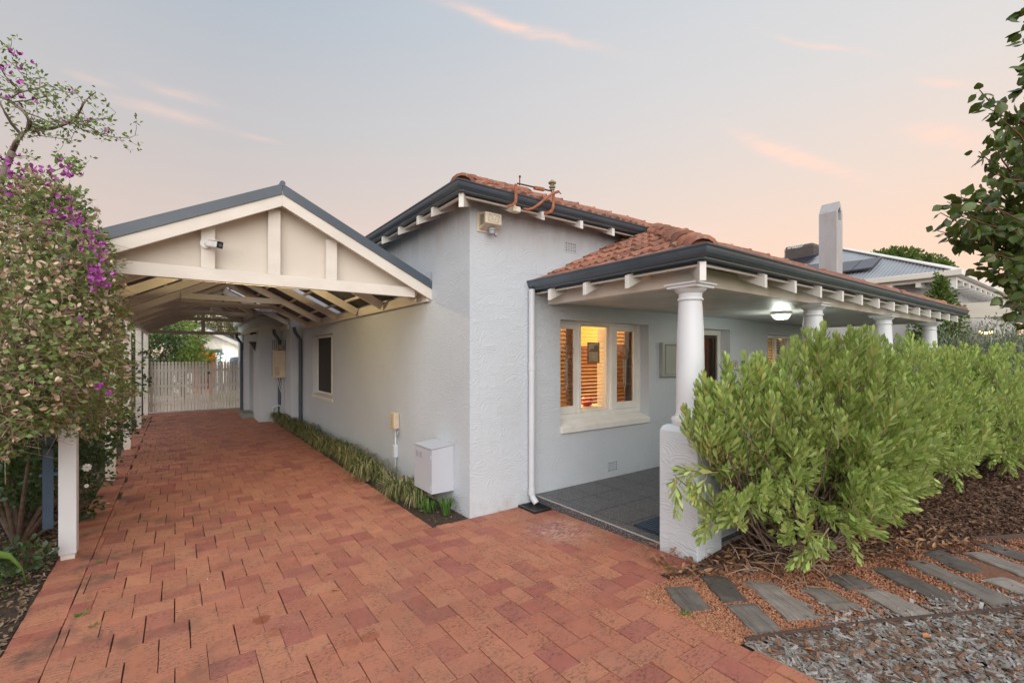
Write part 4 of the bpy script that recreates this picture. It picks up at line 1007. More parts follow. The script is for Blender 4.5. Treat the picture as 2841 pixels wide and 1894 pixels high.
# rear side wall: door, small window, step
b = MB().box(1.86, 1.9, BD[0] + .01, BD[1] - .01, BD[2], BD[3] - .01); b.build('side_door', mat('dim_grey_door', (.06, .06, .06), rough=.5), house)
MB().box(1.80, 1.84, BW[0] + .01, BW[1] - .01, BW[2] + .01, BW[3] - .01).build('small_window', SCREEN, house)
tag(MB().box(1.46, 1.715, 14.6, 15.6, -.03, .13).build('door_step', STEPG, bevel=.01), 'low greenish stone step below the side door beside the picket gate', 'step')
MB().add([(1.6, 12.3, 2.9), (11.3, 12.3, 2.9), (11.3, 19, 2.9), (1.6, 19, 2.9), (1.6, 12.3, 2.76), (11.3, 12.3, 2.76), (11.3, 19, 2.76), (1.6, 19, 2.76)], [(0, 1, 2, 3), (7, 6, 5, 4), (0, 4, 5, 1), (1, 5, 6, 2), (2, 6, 7, 3), (3, 7, 4, 0)]).build('rear_roof', CORR, house)

# ---- vents (terracotta air bricks painted over) ---------------------------------
def airbrick(xa, xb, za, zb, n, m_):
    b = MB(); yv_ = HY - .006; fr_ = .016
    b.box(xa, xb, yv_, HY - .001, zb - fr_, zb); b.box(xa, xb, yv_, HY - .001, za, za + fr_); b.box(xa, xa + fr_, yv_ + .0005, HY - .001, za + fr_, zb - fr_); b.box(xb - fr_, xb, yv_ + .0005, HY - .001, za + fr_, zb - fr_)
    wx = (xb - xa - 2 * fr_) / n; wz = (zb - za - 2 * fr_) / (n - 1)
    for i in range(1, n): b.box(xa + fr_ + i * wx - .006, xa + fr_ + i * wx + .006, yv_ + .001, HY - .001, za + fr_, zb - fr_)
    for j in range(1, n - 1): b.box(xa + fr_, xb - fr_, yv_ + .0015, HY - .001, za + fr_ + j * wz - .006, za + fr_ + j * wz + .006)
    v = b.build('air_vent', m_, house); MB().box(xa + .01, xb - .01, HY - .0025, HY - .0008, za + .01, zb - .01).build('vent_hole', mat('vent_shadow', (.10, .10, .10), rough=.9), v)
airbrick(VF[0], VF[1], VF[2], VF[3], 6, STUCCO); airbrick(VU[0], VU[1], VU[2], VU[3], 6, STUCCO)
# downpipe of the verandah gutter
b = MB(); px_, py_ = 3.285, HY - .05; r_ = .036
b.tube([(px_, py_, 2.47), (px_, py_, .12)], r_, 20, False); b.tube([(px_, py_, .125), (px_ + .005, py_ - .015, .085), (px_ + .02, py_ - .06, .035)], r_, 20, True)
dp = b.build('downpipe', PIPE, house, smooth=True, auto=40)
b = MB(); b.tube([(px_, py_, 1.63), (px_, py_, 1.545)], r_ + .004, 20); b.tube([(px_, py_, .19), (px_, py_, .12)], r_ + .004, 20); b.build('pipe_collar', PIPE, dp, smooth=True, auto=40)
# dark downpipes of the carport gutter against the house
for x_, y_ in ((2.44, 12.19), (2.19, 13.50), (1.665, 17.05)):
    b = MB(); b.tube([(x_ - .14, y_, 2.42), (x_ - .12, y_, 2.3), (x_, y_, 2.12), (x_, y_, .0)], .04, 14); b.build('downpipe', SLATE if x_ > 1.7 else SLATE2, house, smooth=True, auto=50)

#@@PART4
# ================================================================== FIXTURES ON AND BESIDE THE HOUSE
def text_mesh(s, size, m, name, M4, parent, ext=.001, bold=False, shear=0):
    cu = bpy.data.curves.new(name, 'FONT'); cu.body = s; cu.size = size; cu.extrude = ext; cu.align_x = 'CENTER'; cu.align_y = 'CENTER'; cu.shear = shear
    cu.offset = size * .02 if bold else 0
    tmp = bpy.data.objects.new(name, cu); COL.objects.link(tmp); dg = bpy.context.evaluated_depsgraph_get(); dg.update()
    me = bpy.data.meshes.new_from_object(tmp.evaluated_get(dg)); bpy.data.objects.remove(tmp); me.materials.clear(); me.materials.append(m)
    return link(name, me, parent, M4)
FACE_Y = Matrix.Rotation(PI / 2, 4, 'X')     # text readable from -Y

# alarm siren box
al = thing('alarm_box', 'weathered cream plastic alarm siren box under the eave at the near house corner', 'alarm', (2.7, HY, 3.1))
b = MB(); b.box(2.575, 2.835, HY - .012, HY - .001, 3.03, 3.245); b.build('back_plate', ALARM, al, bevel=.004)
b = MB(); b.prism([(2.60, HY - .013, 3.235), (2.60, HY - .14, 3.215), (2.60, HY - .14, 3.10), (2.60, HY - .013, 3.05)], (.205, 0, 0)); cov = b.build('cover', ALARM, al, bevel=.008)
b = MB()
for k in range(9): b.box(2.5955, 2.5995, HY - .12, HY - .04, 3.095 + k * .0125, 3.101 + k * .0125)
b.build('louvre', mat('louvre_shadow', (.30, .26, .2), rough=.8), cov)
b = MB(); yk = HY - .1415
for (u0, v0, u1, v1) in [(.15, .15, .2, .85), (.8, .2, .85, .8), (.2, .85, .8, .82), (.2, .2, .8, .17), (.2, .85, .42, .65), (.8, .8, .62, .62), (.38, .62, .4, .38), (.4, .38, .58, .34), (.58, .34, .62, .6), (.2, .2, .36, .36)]:
    b.beam((2.605 + u0 * .195, yk, 3.10 + v0 * .115), (2.605 + u1 * .195, yk, 3.10 + v1 * .115), .003, .001)
b.build('flaking_sticker', mat('sticker_remains', (.25, .22, .2), rough=.9), cov)
MB().lathe([(.036, 0), (.036, .035), (.044, .04), (.044, .055)], (2.72, HY - .075, 3.01), 20).build('strobe', GREYP, al, smooth=True, auto=40)
MB().box(2.80, 2.83, HY - .02, HY - .004, 3.02, 3.05).build('latch', ALARM, al)

# old power-line bracket on the roof edge
br = thing('service_bracket', 'rusty old power line bracket with an insulator standing over the blue gutter', 'bracket', (3.1, 3.9, 3.2))
yb = 3.845 - .05
def cpt(zx, zy, Y=None): return at_y(1300 + zx / 7.84, 470 + zy / 7.84, Y if Y else yb)
def flatbar(pts, w, t, name, m):
    b = MB(); P_ = [Vector(p) for p in pts]
    for a, c_ in zip(P_, P_[1:]): b.beam(a, c_ + (c_ - a).normalized() * t * .5, w, t, (0, 1, 0))
    return b.build(name, m, br, bevel=.002)
flatbar([cpt(850, 800, 3.86), cpt(960, 775), cpt(1005, 740), cpt(1030, 680), cpt(1030, 330)], .030, .012, 'arm', RUST)
flatbar([cpt(1640, 960, 3.86), cpt(1760, 930), cpt(1815, 890), cpt(1840, 820), cpt(1850, 520)], .030, .012, 'arm', RUST)
MB().tube([cpt(1060, 305), cpt(1840, 480)], .008, 8).build('cross_bar', RUSTD, br, smooth=True)
b = MB(); b.beam(cpt(1425, 400), cpt(1640, 440), .03, .034, (0, 0, 1)); b.build('clamp_block', RUST, br, bevel=.004)
MB().tube([cpt(1110, 350), cpt(1115, 160)], .0055, 8).build('bolt', RUSTD, br); MB().tube([cpt(1115, 175), cpt(1116, 140)], .011, 6).build('bolt_head', RUSTD, br)
pa = [cpt(1190, 860, 3.87), cpt(1300, 880), cpt(1400, 850), cpt(1520, 770), cpt(1650, 660), cpt(1760, 570), cpt(1850, 515), cpt(1960, 480)]
MB().tube(pa, .014, 10).build('conduit', RUST, br, smooth=True); MB().tube([cpt(1960, 480), cpt(2010, 535)], .006, 6).build('cable_tail', RUSTD, br)
ib = cpt(1820, 500); k = .0014
MB().lathe([(.012, 0), (.012, .02), (.026, .025), (.026, .034), (.015, .04), (.034, .05), (.036, .062), (.016, .07), (.024, .078), (.024, .088), (.04, .094), (.044, .106), (.03, .118), (.014, .124), (.012, .135), (.002, .138)], tuple(ib), 20).build('insulator', CERAMIC, br, smooth=True, auto=50)

# white conduit box on the first rafter end
tag(MB().box(2.80, 2.90, 3.83, 3.90, 3.20, 3.26).build('junction_cap', ALARM, bevel=.012), 'chipped cream cable box on the rafter end beside the rusty bracket', 'cable box')

# small twin sensor on the verandah beam
sn = thing('motion_sensor', 'small cream motion sensor on the left verandah beam near the first column', 'sensor', (3.55, 2.66, 2.4))
sp_ = at_x(1200 + 1690 / 2.851, 420 + 985 / 2.851, 3.545)
MB().box(3.548, 3.563, sp_.y - .05, sp_.y + .0, sp_.z - .03, sp_.z + .025).build('base', ALARM, sn, bevel=.003)
MB().lathe([(.002, 0), (.02, .004), (.028, .02), (.026, .04), (.01, .055), (.002, .058)], (3.52, sp_.y + .015, sp_.z - .03), 16).build('head', ALARM, sn, smooth=True)
MB().lathe([(.002, 0), (.02, .006), (.024, .02), (.01, .04), (.002, .042)], (3.53, sp_.y - .03, sp_.z - .02), 16).build('head', ALARM, sn, smooth=True)

# electrical meter box on the verandah wall
mb_ = thing('meter_box', 'grey-green metal meter box on the verandah wall between the front window and the first column', 'meter box', (5.95, HY, 1.4))
MB().box(5.70, 6.33, HY - .06, HY - .001, 1.405, 1.905).build('case', BOXG, mb_, bevel=.004)
MB().box(5.765, 6.28, HY - .071, HY - .062, 1.44, 1.862).build('door', BOXG, mb_, bevel=.003)
MB().box(5.765, 6.28, HY - .066, HY - .0605, 1.864, 1.872).build('gap', DARK, mb_); MB().lathe([(.012, 0), (.012, .004)], (6.10, HY - .075, 1.47), 12).build('lock', ALARM, mb_)

# house number 17
npl = thing('number_plate', 'small cream enamel plate with the number 17 beside the front door', 'number plate', (7.79, HY, 1.55))
xc, zc = 7.79, 1.548; w, h = .098, .075
pl8 = lambda s, yk: [(xc - w * s + .02, yk, zc - h * s), (xc + w * s - .02, yk, zc - h * s), (xc + w * s, yk, zc - h * s + .016), (xc + w * s, yk, zc + h * s - .016), (xc + w * s - .02, yk, zc + h * s), (xc - w * s + .02, yk, zc + h * s), (xc - w * s, yk, zc + h * s - .016), (xc - w * s, yk, zc - h * s + .016)]
MB().prism(pl8(1, HY - .008), (0, .007, 0)).build('rim', DARK, npl); MB().prism(pl8(.90, HY - .0095), (0, .001, 0)).build('face', mat('enamel_cream', (.70, .62, .48), rough=.3), npl)
text_mesh('17', .115, DARK, 'numeral', Matrix.Translation((xc, HY - .0105, zc)) @ FACE_Y, npl, .0008, True)
rg = MB(); yk = HY - .03
rg.tube([(8.02, yk, 1.62), (8.05, yk, 1.59), (8.02, yk, 1.56), (8.045, yk, 1.52), (8.06, yk, 1.56), (8.075, yk, 1.62)], .007, 6); rg.tube([(8.045, yk, 1.63), (8.045, HY - .001, 1.60)], .008, 6); rg.lathe([(.01, 0), (.024, .01), (.018, .03), (.004, .04)], (8.045, yk, 1.47), 12)
tag(rg.build('wall_ornament', BLACK, smooth=True), 'small black wrought ornament on the wall just right of the number 17 plate', 'ornament')

# verandah ceiling light
lp = thing('ceiling_light', 'lit round frosted ceiling light under the verandah behind the first column', 'ceiling light', (7.06, 3.1, 2.3))
lc = (7.06, 3.10, 2.19)
MB().lathe([(.128, .155), (.140, .14), (.140, .118), (.118, .107)], lc, 32).build('rim', WHITEP, lp, smooth=True, auto=40)
MB().lathe([(.01, .045), (.05, .047), (.08, .058), (.102, .08), (.116, .106)], lc, 32).build('glass_bowl', LAMPG, lp, smooth=True)
b = MB()
for k in range(6):
    t = k * PI / 3; MB().tube([(lc[0] + r_ * math.cos(t), lc[1] + r_ * math.sin(t), lc[2] + z) for r_, z in ((.121, .110), (.105, .078), (.083, .055), (.058, .043))], .0035, 5).build('cage_wire', WHITEP, lp)
light('verandah_lamp', (lc[0], lc[1], lc[2] - .04), 6.5, (.93, 1.0, .88), .12, lp)

# gas meter box
gm = thing('gas_meter_box', 'pale grey metal cabinet mounted low on the side wall near the house corner', 'meter cabinet', (2.36, 4.75, .2))
gx0, gx1, gy0, gy1, gz0, gz1 = 2.21, HX - .002, 4.52, 4.95, .215, .705
body = MB().add([(gx0 + .004, gy0 + .003, gz0), (gx1, gy0 + .003, gz0), (gx1, gy1, gz0), (gx0 + .004, gy1, gz0), (gx0 + .004, gy0 + .003, gz1 - .012), (gx1, gy0 + .003, gz1 + .016), (gx1, gy1, gz1 + .016), (gx0 + .004, gy1, gz1 - .012)], [(0, 3, 2, 1), (4, 5, 6, 7), (0, 1, 5, 4), (1, 2, 6, 5), (2, 3, 7, 6), (3, 0, 4, 7)]).build('case', BOXM, gm, bevel=.002)
MB().prism([(gx0 - .006, gy0 - .004, gz1 - .006), (gx1 - .001, gy0 - .004, gz1 + .020), (gx1 - .001, gy1 + .004, gz1 + .020), (gx0 - .006, gy1 + .004, gz1 - .006)], (0, 0, .008)).build('lid', BOXM, gm, bevel=.002)
dr = MB().box(gx0 - .004, gx0 + .002, gy0 + .008, gy1 - .004, gz0 + .006, gz1 - .018).build('door', BOXM, gm, bevel=.0015)
b = MB()
for yy_ in (4.745, 4.835):
    for k in range(4): b.box(gx0 - .0075, gx0 - .0045, yy_, yy_ + .06, gz1 - .075 - k * .017, gz1 - .067 - k * .017)
b.build('louvre', mat('louvre_grey', (.33, .34, .36), rough=.5), gm)
MB().box(gx0 - .0015, gx0 + .004, gy0 + .0035, gy0 + .0085, gz0 + .004, gz1 - .016).build('door_seam', mat('seam_grey', (.22, .22, .24), rough=.6), gm); MB().lathe([(.008, 0), (.008, .006)], (gx0 - .006, gy1 - .04, (gz0 + gz1) / 2), 10).build('lock', GREYP, gm)
b = MB(); b.tube([(gx0 - .004, gy0 + .004, gz0 + .05), (gx0 - .004, gy0 + .004, gz0 + .09)], .005, 8); b.tube([(gx0 - .004, gy0 + .004, gz1 - .11), (gx0 - .004, gy0 + .004, gz1 - .07)], .005, 8); b.build('hinge', BOXM, gm)

# telephone/cable box with conduit
pb = thing('cable_box', 'beige plastic cable box on a thin painted conduit on the side wall', 'cable box', (2.46, 6.2, .7))
MB().box(2.405, HX - .002, 6.07, 6.24, .70, .925).build('case', BEIGE, pb, bevel=.014)
b = MB()
for k in range(6): b.box(2.402, 2.4048, 6.12, 6.18, .74 + k * .022, .748 + k * .022)
b.build('rib', mat('beige_shadow', (.40, .32, .2), rough=.6), pb)
b = MB(); b.tube([(2.465, 6.155, .70), (2.465, 6.155, .02)], .013, 10); b.tube([(2.465, 6.155, .62), (2.465, 6.09, .60), (2.465, 6.07, .66), (2.475, 6.09, .69)], .010, 8); b.build('conduit', PIPE, pb, smooth=True)
MB().box(2.43, HX - .002, 6.12, 6.20, .30, .47).build('junction_box', PIPE, pb, bevel=.004); MB().box(2.46, HX - .002, 6.25, 6.29, .68, .86).build('bracket', GREYP, pb)

# hot water / meter unit further back on the side wall
hw = thing('hot_water_unit', 'beige hot water unit in a wire cage on the recessed side wall under the carport', 'water heater', (2.1, 13.0, 1))
MB().box(1.955, 2.233, 12.90, 13.14, 1.16, 1.86).build('case', BEIGE, hw, bevel=.01)
MB().box(1.949, 1.954, 12.92, 13.12, 1.2, 1.83).build('side_reflection', mat('garden_light_green', (.42, .48, .33), rough=.25), hw); MB().box(1.98, 2.09, 12.894, 12.899, 1.22, 1.44).build('sticker', mat('sticker_buff', (.50, .42, .30), rough=.6), hw)  # green sheet on the side: light reflected from the garden, painted as colour
b = MB()
for k in range(7): b.tube([(1.93 + k * .049, 12.88, 1.87), (1.93 + k * .049, 12.88, 2.12)], .004, 5)
for k in range(6): b.tube([(1.93, 12.88, 1.88 + k * .047), (2.23, 12.88, 1.88 + k * .047)], .004, 5)
b.build('wire_cage', DARK, hw); MB().box(2.0, 2.2, 12.95, 13.1, 1.88, 2.0).build('fitting', BEIGE, hw)
b = MB()
for k in range(3): b.tube([(2.06 + k * .05, 13.0, 1.16), (2.10 + k * .04, 13.0, .95), (2.16 + k * .02, 13.0, .75), (2.17 + k * .02, 13.0, .02)], .010, 7)
b.build('hose', PIPE, hw, smooth=True)
b = MB(); b.tube([(2.02, 13.35, .0), (2.02, 13.35, .38), (2.12, 13.35, .42), (2.2, 13.35, .42), (2.2, 13.35, .0)], .03, 10); tag(b.build('water_pipe', PIPE, smooth=True), 'bent pale water pipe standing against the recessed wall beyond the side window', 'pipe')

# small wall lights near the gate
def bracket_light(p, lab, nm='wall_light', r_=.12):
    b = MB(); n = 12
    b.add([(p[0], p[1] + r_ * math.cos(PI * k / n), p[2]) for k in range(n + 1)] + [(p[0] - r_ * .8 * math.sin(PI * k / n), p[1] + r_ * math.cos(PI * k / n), p[2]) for k in range(n + 1)] + [(p[0], p[1], p[2] - r_ * 1.3)],
          [(k, k + 1, n + 2 + k, n + 1 + k) for k in range(n)] + [(n + 1 + k, n + 2 + k, 2 * n + 2) for k in range(n)])
    return tag(b.build(nm, mat('dark_uplight', (.06, .05, .045), rough=.5), smooth=True), lab, 'light')
bracket_light((1.715, 14.25, 2.10), 'dark wedge shaped uplight on the rear side wall above the side door', r_=.2)
b = MB(); b.tube([(1.715, 14.1, 2.33), (1.64, 14.1, 2.33), (1.60, 14.05, 2.31)], .025, 8); b.lathe([(.03, 0), (.045, .03), (.02, .06)], (1.6, 14.0, 2.28), 10)
tag(b.build('spotlight', RUSTD, smooth=True), 'small brown spotlight under the carport plate near the gate', 'light')

# drain grate
dg_ = thing('drain_grate', 'black plastic drain grate in the paving below the white downpipe', 'drain', (3.24, 4.03, .01))
gzc = .012; q = [(3.13, 3.885), (3.355, 3.885), (3.355, 4.18), (3.13, 4.18)]
b = MB(); x0, y0, x1, y1 = 3.12, 3.88, 3.362, 4.178; w = .028
b.box(x0, x1, y0, y0 + w, gzc - .02, gzc + .012); b.box(x0, x1, y1 - w, y1, gzc - .02, gzc + .012); b.box(x0, x0 + w, y0 + w, y1 - w, gzc - .02, gzc + .0118); b.box(x1 - w, x1, y0 + w, y1 - w, gzc - .02, gzc + .0118)
b.build('frame', BLACK, dg_); 
for k in range(9): MB().box(x0 + w + .005 + k * .021, x0 + w + .014 + k * .021, y0 + w, y1 - w, gzc - .015, gzc + .009).build('bar', BLACK, dg_)
MB().box(x0 + w, x1 - w, y0 + w, y1 - w, gzc - .02, gzc - .012).build('pit', DARK, dg_)

# mat by the pier
b = MB(); dm = thing('door_mat', 'dark blue ribbed mat on the dark verandah tiles behind the first pier', 'mat', (3.9, 2.75, .1))
MB().box(3.50, 4.25, 2.51, 2.86, .101, .112).build('base', MORTAR, dm, bevel=.003)
for k in range(10): MB().box(3.51, 4.24, 2.525 + k * .033, 2.543 + k * .033, .1125, .119).build('rib', SLATE2, dm)

# ================================================================== CARPORT
cp = thing('carport', 'cream painted timber gabled carport with a slate blue barge over the brick driveway', 'carport', (.852, 5.08, 0))
CY0, CY1 = 5.08, 17.25; RX, HR = .852, 1.64; PT = math.atan(.494); T_ = .494
def roofz(x): return 3.326 - abs(x - RX) * T_        # top line of the white barge at y=CY0
for s_ in (-1, 1):
    e = RX + s_ * HR; ym = CY0 + .022
    b = MB(); b.prism([(RX, CY0, 3.208), (e, CY0, 3.208 - HR * T_ - .015), (e, CY0, 3.326 - HR * T_), (RX, CY0, 3.326)], (0, .032, 0)); b.build('barge_board', TRIM, cp, bevel=.003)
    b = MB(); b.prism([(RX + s_ * .002, CY0 - .012, 3.324), (e + s_ * .004, CY0 - .012, 3.324 - HR * T_), (e + s_ * .004, CY0 - .012, 3.324 - HR * T_ + .098), (RX + s_ * .002, CY0 - .012, 3.423)], (0, .010, 0))
    b.prism([(RX, CY0 - .012, 3.4235), (e + s_ * .004, CY0 - .012, 3.4235 - HR * T_), (e + s_ * .004, CY0 - .012, 3.4275 - HR * T_), (RX, CY0 - .012, 3.4275)], (0, .17, 0)); b.build('barge_flashing', SLATE, cp)
MB().tube([(RX, CY0 - .014, 3.43), (RX, CY1, 3.43)], .026, 12).build('ridge_cap', SLATE, cp, smooth=True, auto=60)
# gable infill panel, chord, studs
PY_ = CY0 + .17
MB().prism([(RX - HR + .12, PY_, 2.44), (RX + HR - .12, PY_, 2.44), (RX + HR - .12, PY_, 2.53), (RX, PY_, 3.30), (RX - HR + .12, PY_, 2.53)], (0, .012, 0)).build('gable_panel', PANEL, cp)
for s_ in (-1, 1):
    e = RX + s_ * (HR - .02)
    MB().prism([(RX, CY0 + .033, 3.305), (e, CY0 + .033, 3.305 - (HR - .02) * T_), (e, CY0 + .033, 3.32 - (HR - .02) * T_), (RX, CY0 + .033, 3.32)], (0, .138, 0)).build('soffit_board', PANEL, cp)
    MB().prism([(RX, PY_ - .03, 3.235), (e, PY_ - .03, 3.235 - (HR - .02) * T_), (e, PY_ - .03, 3.30 - (HR - .02) * T_), (RX, PY_ - .03, 3.30)], (0, .028, 0)).build('gable_rafter', TRIM, cp)
MB().box(RX - HR + .20, RX + HR - .18, CY0 + .085, PY_ - .032, 2.412, 2.528).build('bottom_chord', TRIM, cp, bevel=.003)
MB().box(.737, .850, CY0 + .095, PY_ - .033, 2.53, 3.19).build('king_stud', TRIM, cp, bevel=.003)
MB().box(1.296, 1.408, CY0 + .095, PY_ - .033, 2.53, 2.96).build('gable_stud', TRIM, cp, bevel=.003); MB().box(.178, .290, CY0 + .095, PY_ - .033, 2.53, 2.93).build('gable_stud', TRIM, cp, bevel=.003)
# wall plates, posts
MB().box(2.442, HX - .003, CY0 + .04, 12.2, 2.37, 2.49).build('wall_plate', TRIM, cp, bevel=.003)
MB().box(2.19, 2.234, 12.42, 13.5, 2.37, 2.49).build('wall_plate', TRIM, cp); MB().box(1.67, 1.715, 13.6, CY1, 2.37, 2.47).build('wall_plate', TRIM, cp)
MB().box(-.775, -.70, CY0 + .04, CY1, 2.37, 2.51).build('side_beam', TRIM, cp, bevel=.003)
POSTW = mat('cool_white_paint', (.72, .735, .75), (.66, .67, .68), rough=.45, ns=3, extra=paint_extra)
for k, (y_, h0) in enumerate(((5.36, .03), (8.42, .02), (11.02, .02), (14.1, .0), (17.22, 0))):
    b = MB(); b.box(-.80, -.688, y_ - .056, y_ + .056, .045, 2.368); b.build('post', POSTW if k == 0 else TRIM, cp, bevel=.004)
    MB().box(-.788, -.700, y_ - .044, y_ + .044, -.06, .045).build('post_shoe', WHITE, cp)
MB().tube([(-.88, 5.42, 2.38), (-.88, 5.42, .26)], .045, 4, True).build('downpipe', SLATE2, cp)
MB().box(-.93, -.805, 5.40, 5.44, .70, .72).build('pipe_clip', SLATE2, cp)
MB().tube([(-.86, 17.3, 2.45), (-.86, 17.3, .0)], .04, 10).build('downpipe', SLATE2, cp, smooth=True)
# rafters, collar ties, battens
def rb(y, m=TRIM, nm='rafter'):
    for s_ in (-1, 1):
        p0 = (RX + s_ * .02, y, 3.215); p1 = (RX + s_ * (HR - .07), y, 3.215 - (HR - .07) * T_)
        MB().beam(p0, p1, .045, .115).build(nm, m, cp, bevel=.002)
yr = [5.42, 6.57, 7.74, 8.94, 10.16, 11.38, 12.56, 13.78, 15.0, 16.2, 17.2]
WARMT = TRIM
for y_ in yr: rb(y_)
for y_ in (7.70, 10.12, 11.34, 13.74, 16.16): MB().box(RX - .80, RX + .80, y_ - .022, y_ + .016, 2.74, 2.84).build('collar_tie', TRIM, cp, bevel=.002)
MB().box(RX - .018, RX + .018, CY0 + .2, CY1, 3.215, 3.30).build('ridge_board', TRIM, cp)
for s_ in (-1, 1):
    for f in (.12, .55, 1.0, 1.4): MB().box(RX + s_ * f - .02, RX + s_ * f + .02, CY0 + .2, CY1, 3.285 - f * T_, 3.318 - f * T_).build('batten', TRIM, cp)
# far-end truss
MB().box(-.70, 1.66, CY1 - .05, CY1, 2.385, 2.485).build('bottom_chord', TRIM, cp); MB().box(.60, .70, CY1 - .04, CY1 - .01, 2.486, 3.20).build('king_stud', TRIM, cp)
# corrugated sheets (each sheet a piece), one clear
def corr(y0, y1, s_, m, nm):
    b = MB(); n = int((y1 - y0) / .019); rows = [.02, HR + .06]
    for f in rows:
        for k in range(n + 1):
            yy_ = y0 + (y1 - y0) * k / n; b.v.append((RX + s_ * f, yy_, 3.345 - f * T_ + .008 * math.sin(yy_ * 2 * PI / .076)))
    for k in range(n): b.f.append([k, k + 1, n + 2 + k, n + 1 + k]); b.mi.append(0)
    return b.build(nm, m, cp, smooth=True)
for s_ in (-1, 1):
    y_ = CY0 + .004; k = 0
    while y_ < CY1:
        y2 = min(y_ + .762, CY1 + .06); clear = (s_ == 1 and k in (5, 9)) 
        corr(y_, y2, s_, CLEARP if clear else CORRU, 'clear_sheet' if clear else 'roof_sheet'); y_ = y2; k += 1
# bent wire bracket at the eave end
b = MB(); b.tube([(2.40, 5.07, 2.70), (2.475, 5.07, 2.73), (2.475, 5.07, 2.60)], .004, 6); tag(b.build('wire_bracket', GREYP), 'thin bent wire bracket where the carport barge meets the house wall', 'bracket')
# bulkhead lamp hidden behind the gable (its yellow light is seen on the near rafters)
wl_ = thing('carport_lamp', 'warm lamp fixed behind the carport gable, its yellow light falling on the nearest rafters', 'lamp', (.92, 6.9, 3.0))
MB().lathe([(.06, .03), (.07, .02), (.06, -.02), (.02, -.045)], (.92, 6.9, 3.02), 16).build('bulb_cover', emit('warm_cover', (1, .75, .3), 2.5), wl_, smooth=True)
light('carport_bulb', (.92, 6.9, 2.95), 34, (1, .78, .42), .06, wl_)

# security camera on the gable stud
sc = thing('security_camera', 'white bullet security camera with a black face on the carport gable', 'camera', (.23, 5.1, 2.75))
cy_ = CY0 + .09
MB().tube([(.215, cy_ + .003, 2.755), (.215, cy_ - .012, 2.755)], .045, 20).build('mount', WHITEP, sc, smooth=True, auto=40)
d = Vector((.62, -.74, -.16)).normalized(); p0 = Vector((.215, cy_ - .02, 2.755)); p1 = p0 + d * .16
b = MB(); b.tube([p0, p0 + d * .03], .022, 12); b.beam(p0 + d * .03, p1, .07, .062); cbd = b.build('body', WHITEP, sc, bevel=.012)
b = MB(); b.beam(p0 + d * .06, p1 + d * .03 + Vector((0, 0, .035)) * 0, .080, .006, (0, 0, 1)); bo = b.build('hood', WHITEP, sc); bo.location = bo.location + Vector((0, 0, .034))
MB().beam(p1, p1 + d * .006, .064, .058).build('face', BLACK, sc, bevel=.004); MB().tube([p1 + d * .006, p1 + d * .009], .017, 16).build('lens', mat('lens_glass', (.15, .17, .19), rough=.1), sc)

# ================================================================== PICKET GATE
gate = thing('picket_gate', 'cream double picket gate with pointed palings across the end of the carport', 'gate', (.45, 17.3, 0), None)
GX0, GX1, GY = -.83, 1.70, 17.34
n = 30; pw_ = .052; step = (GX1 - GX0) / n; pw_ = .068
def picket_me():
    h = pw_ / 2; t = .018
    o = [(-h, 0), (h, 0), (h, 1.395), (h * .62, 1.41), (h * .62, 1.425), (h, 1.445), (h * .9, 1.47), (h * .45, 1.495), (0, 1.51), (-h * .45, 1.495), (-h * .9, 1.47), (-h, 1.445), (-h * .62, 1.425), (-h * .62, 1.41), (-h, 1.395)]
    b = MB().prism([(x, 0, z) for x, z in o], (0, t, 0)); return b.mesh('picket', TRIM)
pme = picket_me()
for k in range(n):
    x = GX0 + (k + .5) * step
    if abs(x - .85) < .04: continue
    link('picket', pme, gate, Matrix.Translation((x, GY, .05 + .012 * math.sin(k * 1.7) * .3)))
MB().box(.80, .87, GY - .01, GY + .03, .05, 1.50).build('meeting_stile', PANEL, gate)
for z in (.26, .78, 1.25): 
    MB().box(GX0, .79, GY + .02, GY + .055, z, z + .07).build('rail', TRIM, gate); MB().box(.88, GX1, GY + .02, GY + .055, z, z + .07).build('rail', TRIM, gate)
MB().box(.78, .83, GY - .03, GY - .012, 1.16, 1.22).build('latch', BLACK, gate)
MB().beam((.18, GY - .03, .02), (.18, GY - .03, .07), .06, .05).build('drop_bolt', BLACK, gate)
MB().beam((-.06, GY - .02, 1.16), (-.06, GY - .02, 1.24), .03, .02).build('hinge', RUST, gate)
#@@PART5
# ================================================================== PLANTS
# leaf templates: length along +Z, width along X, face towards -Y
LEAF8 = ([(0, 0, 0), (-.34, .07, .32), (0, 0, .33), (.34, .07, .32), (-.40, .09, .66), (0, .02, .68), (.40, .09, .66), (0, .10, 1.0)],
         [(0, 2, 1), (0, 3, 2), (1, 2, 5, 4), (2, 3, 6, 5), (4, 5, 7), (5, 6, 7)])
LEAF4 = ([(0, 0, 0), (-.42, .08, .55), (0, 0, .5), (.42, .08, .55), (0, .05, 1.0)], [(0, 2, 1), (0, 3, 2), (1, 2, 4), (2, 3, 4)])
PEARL = ([(0, 0, -.35), (.02, 0, 0), (-.02, 0, 0), (-.36, .12, .22), (0, 0, .25), (.36, .12, .22), (-.40, .16, .52), (0, .02, .55), (.40, .16, .52), (-.2, .16, .82), (0, .10, .84), (.2, .16, .82), (0, .24, 1.03)],
         [(0, 1, 2), (1, 4, 3, 2), (1, 5, 4), (3, 4, 7, 6), (4, 5, 8, 7), (6, 7, 10, 9), (7, 8, 11, 10), (9, 10, 12), (10, 11, 12)])
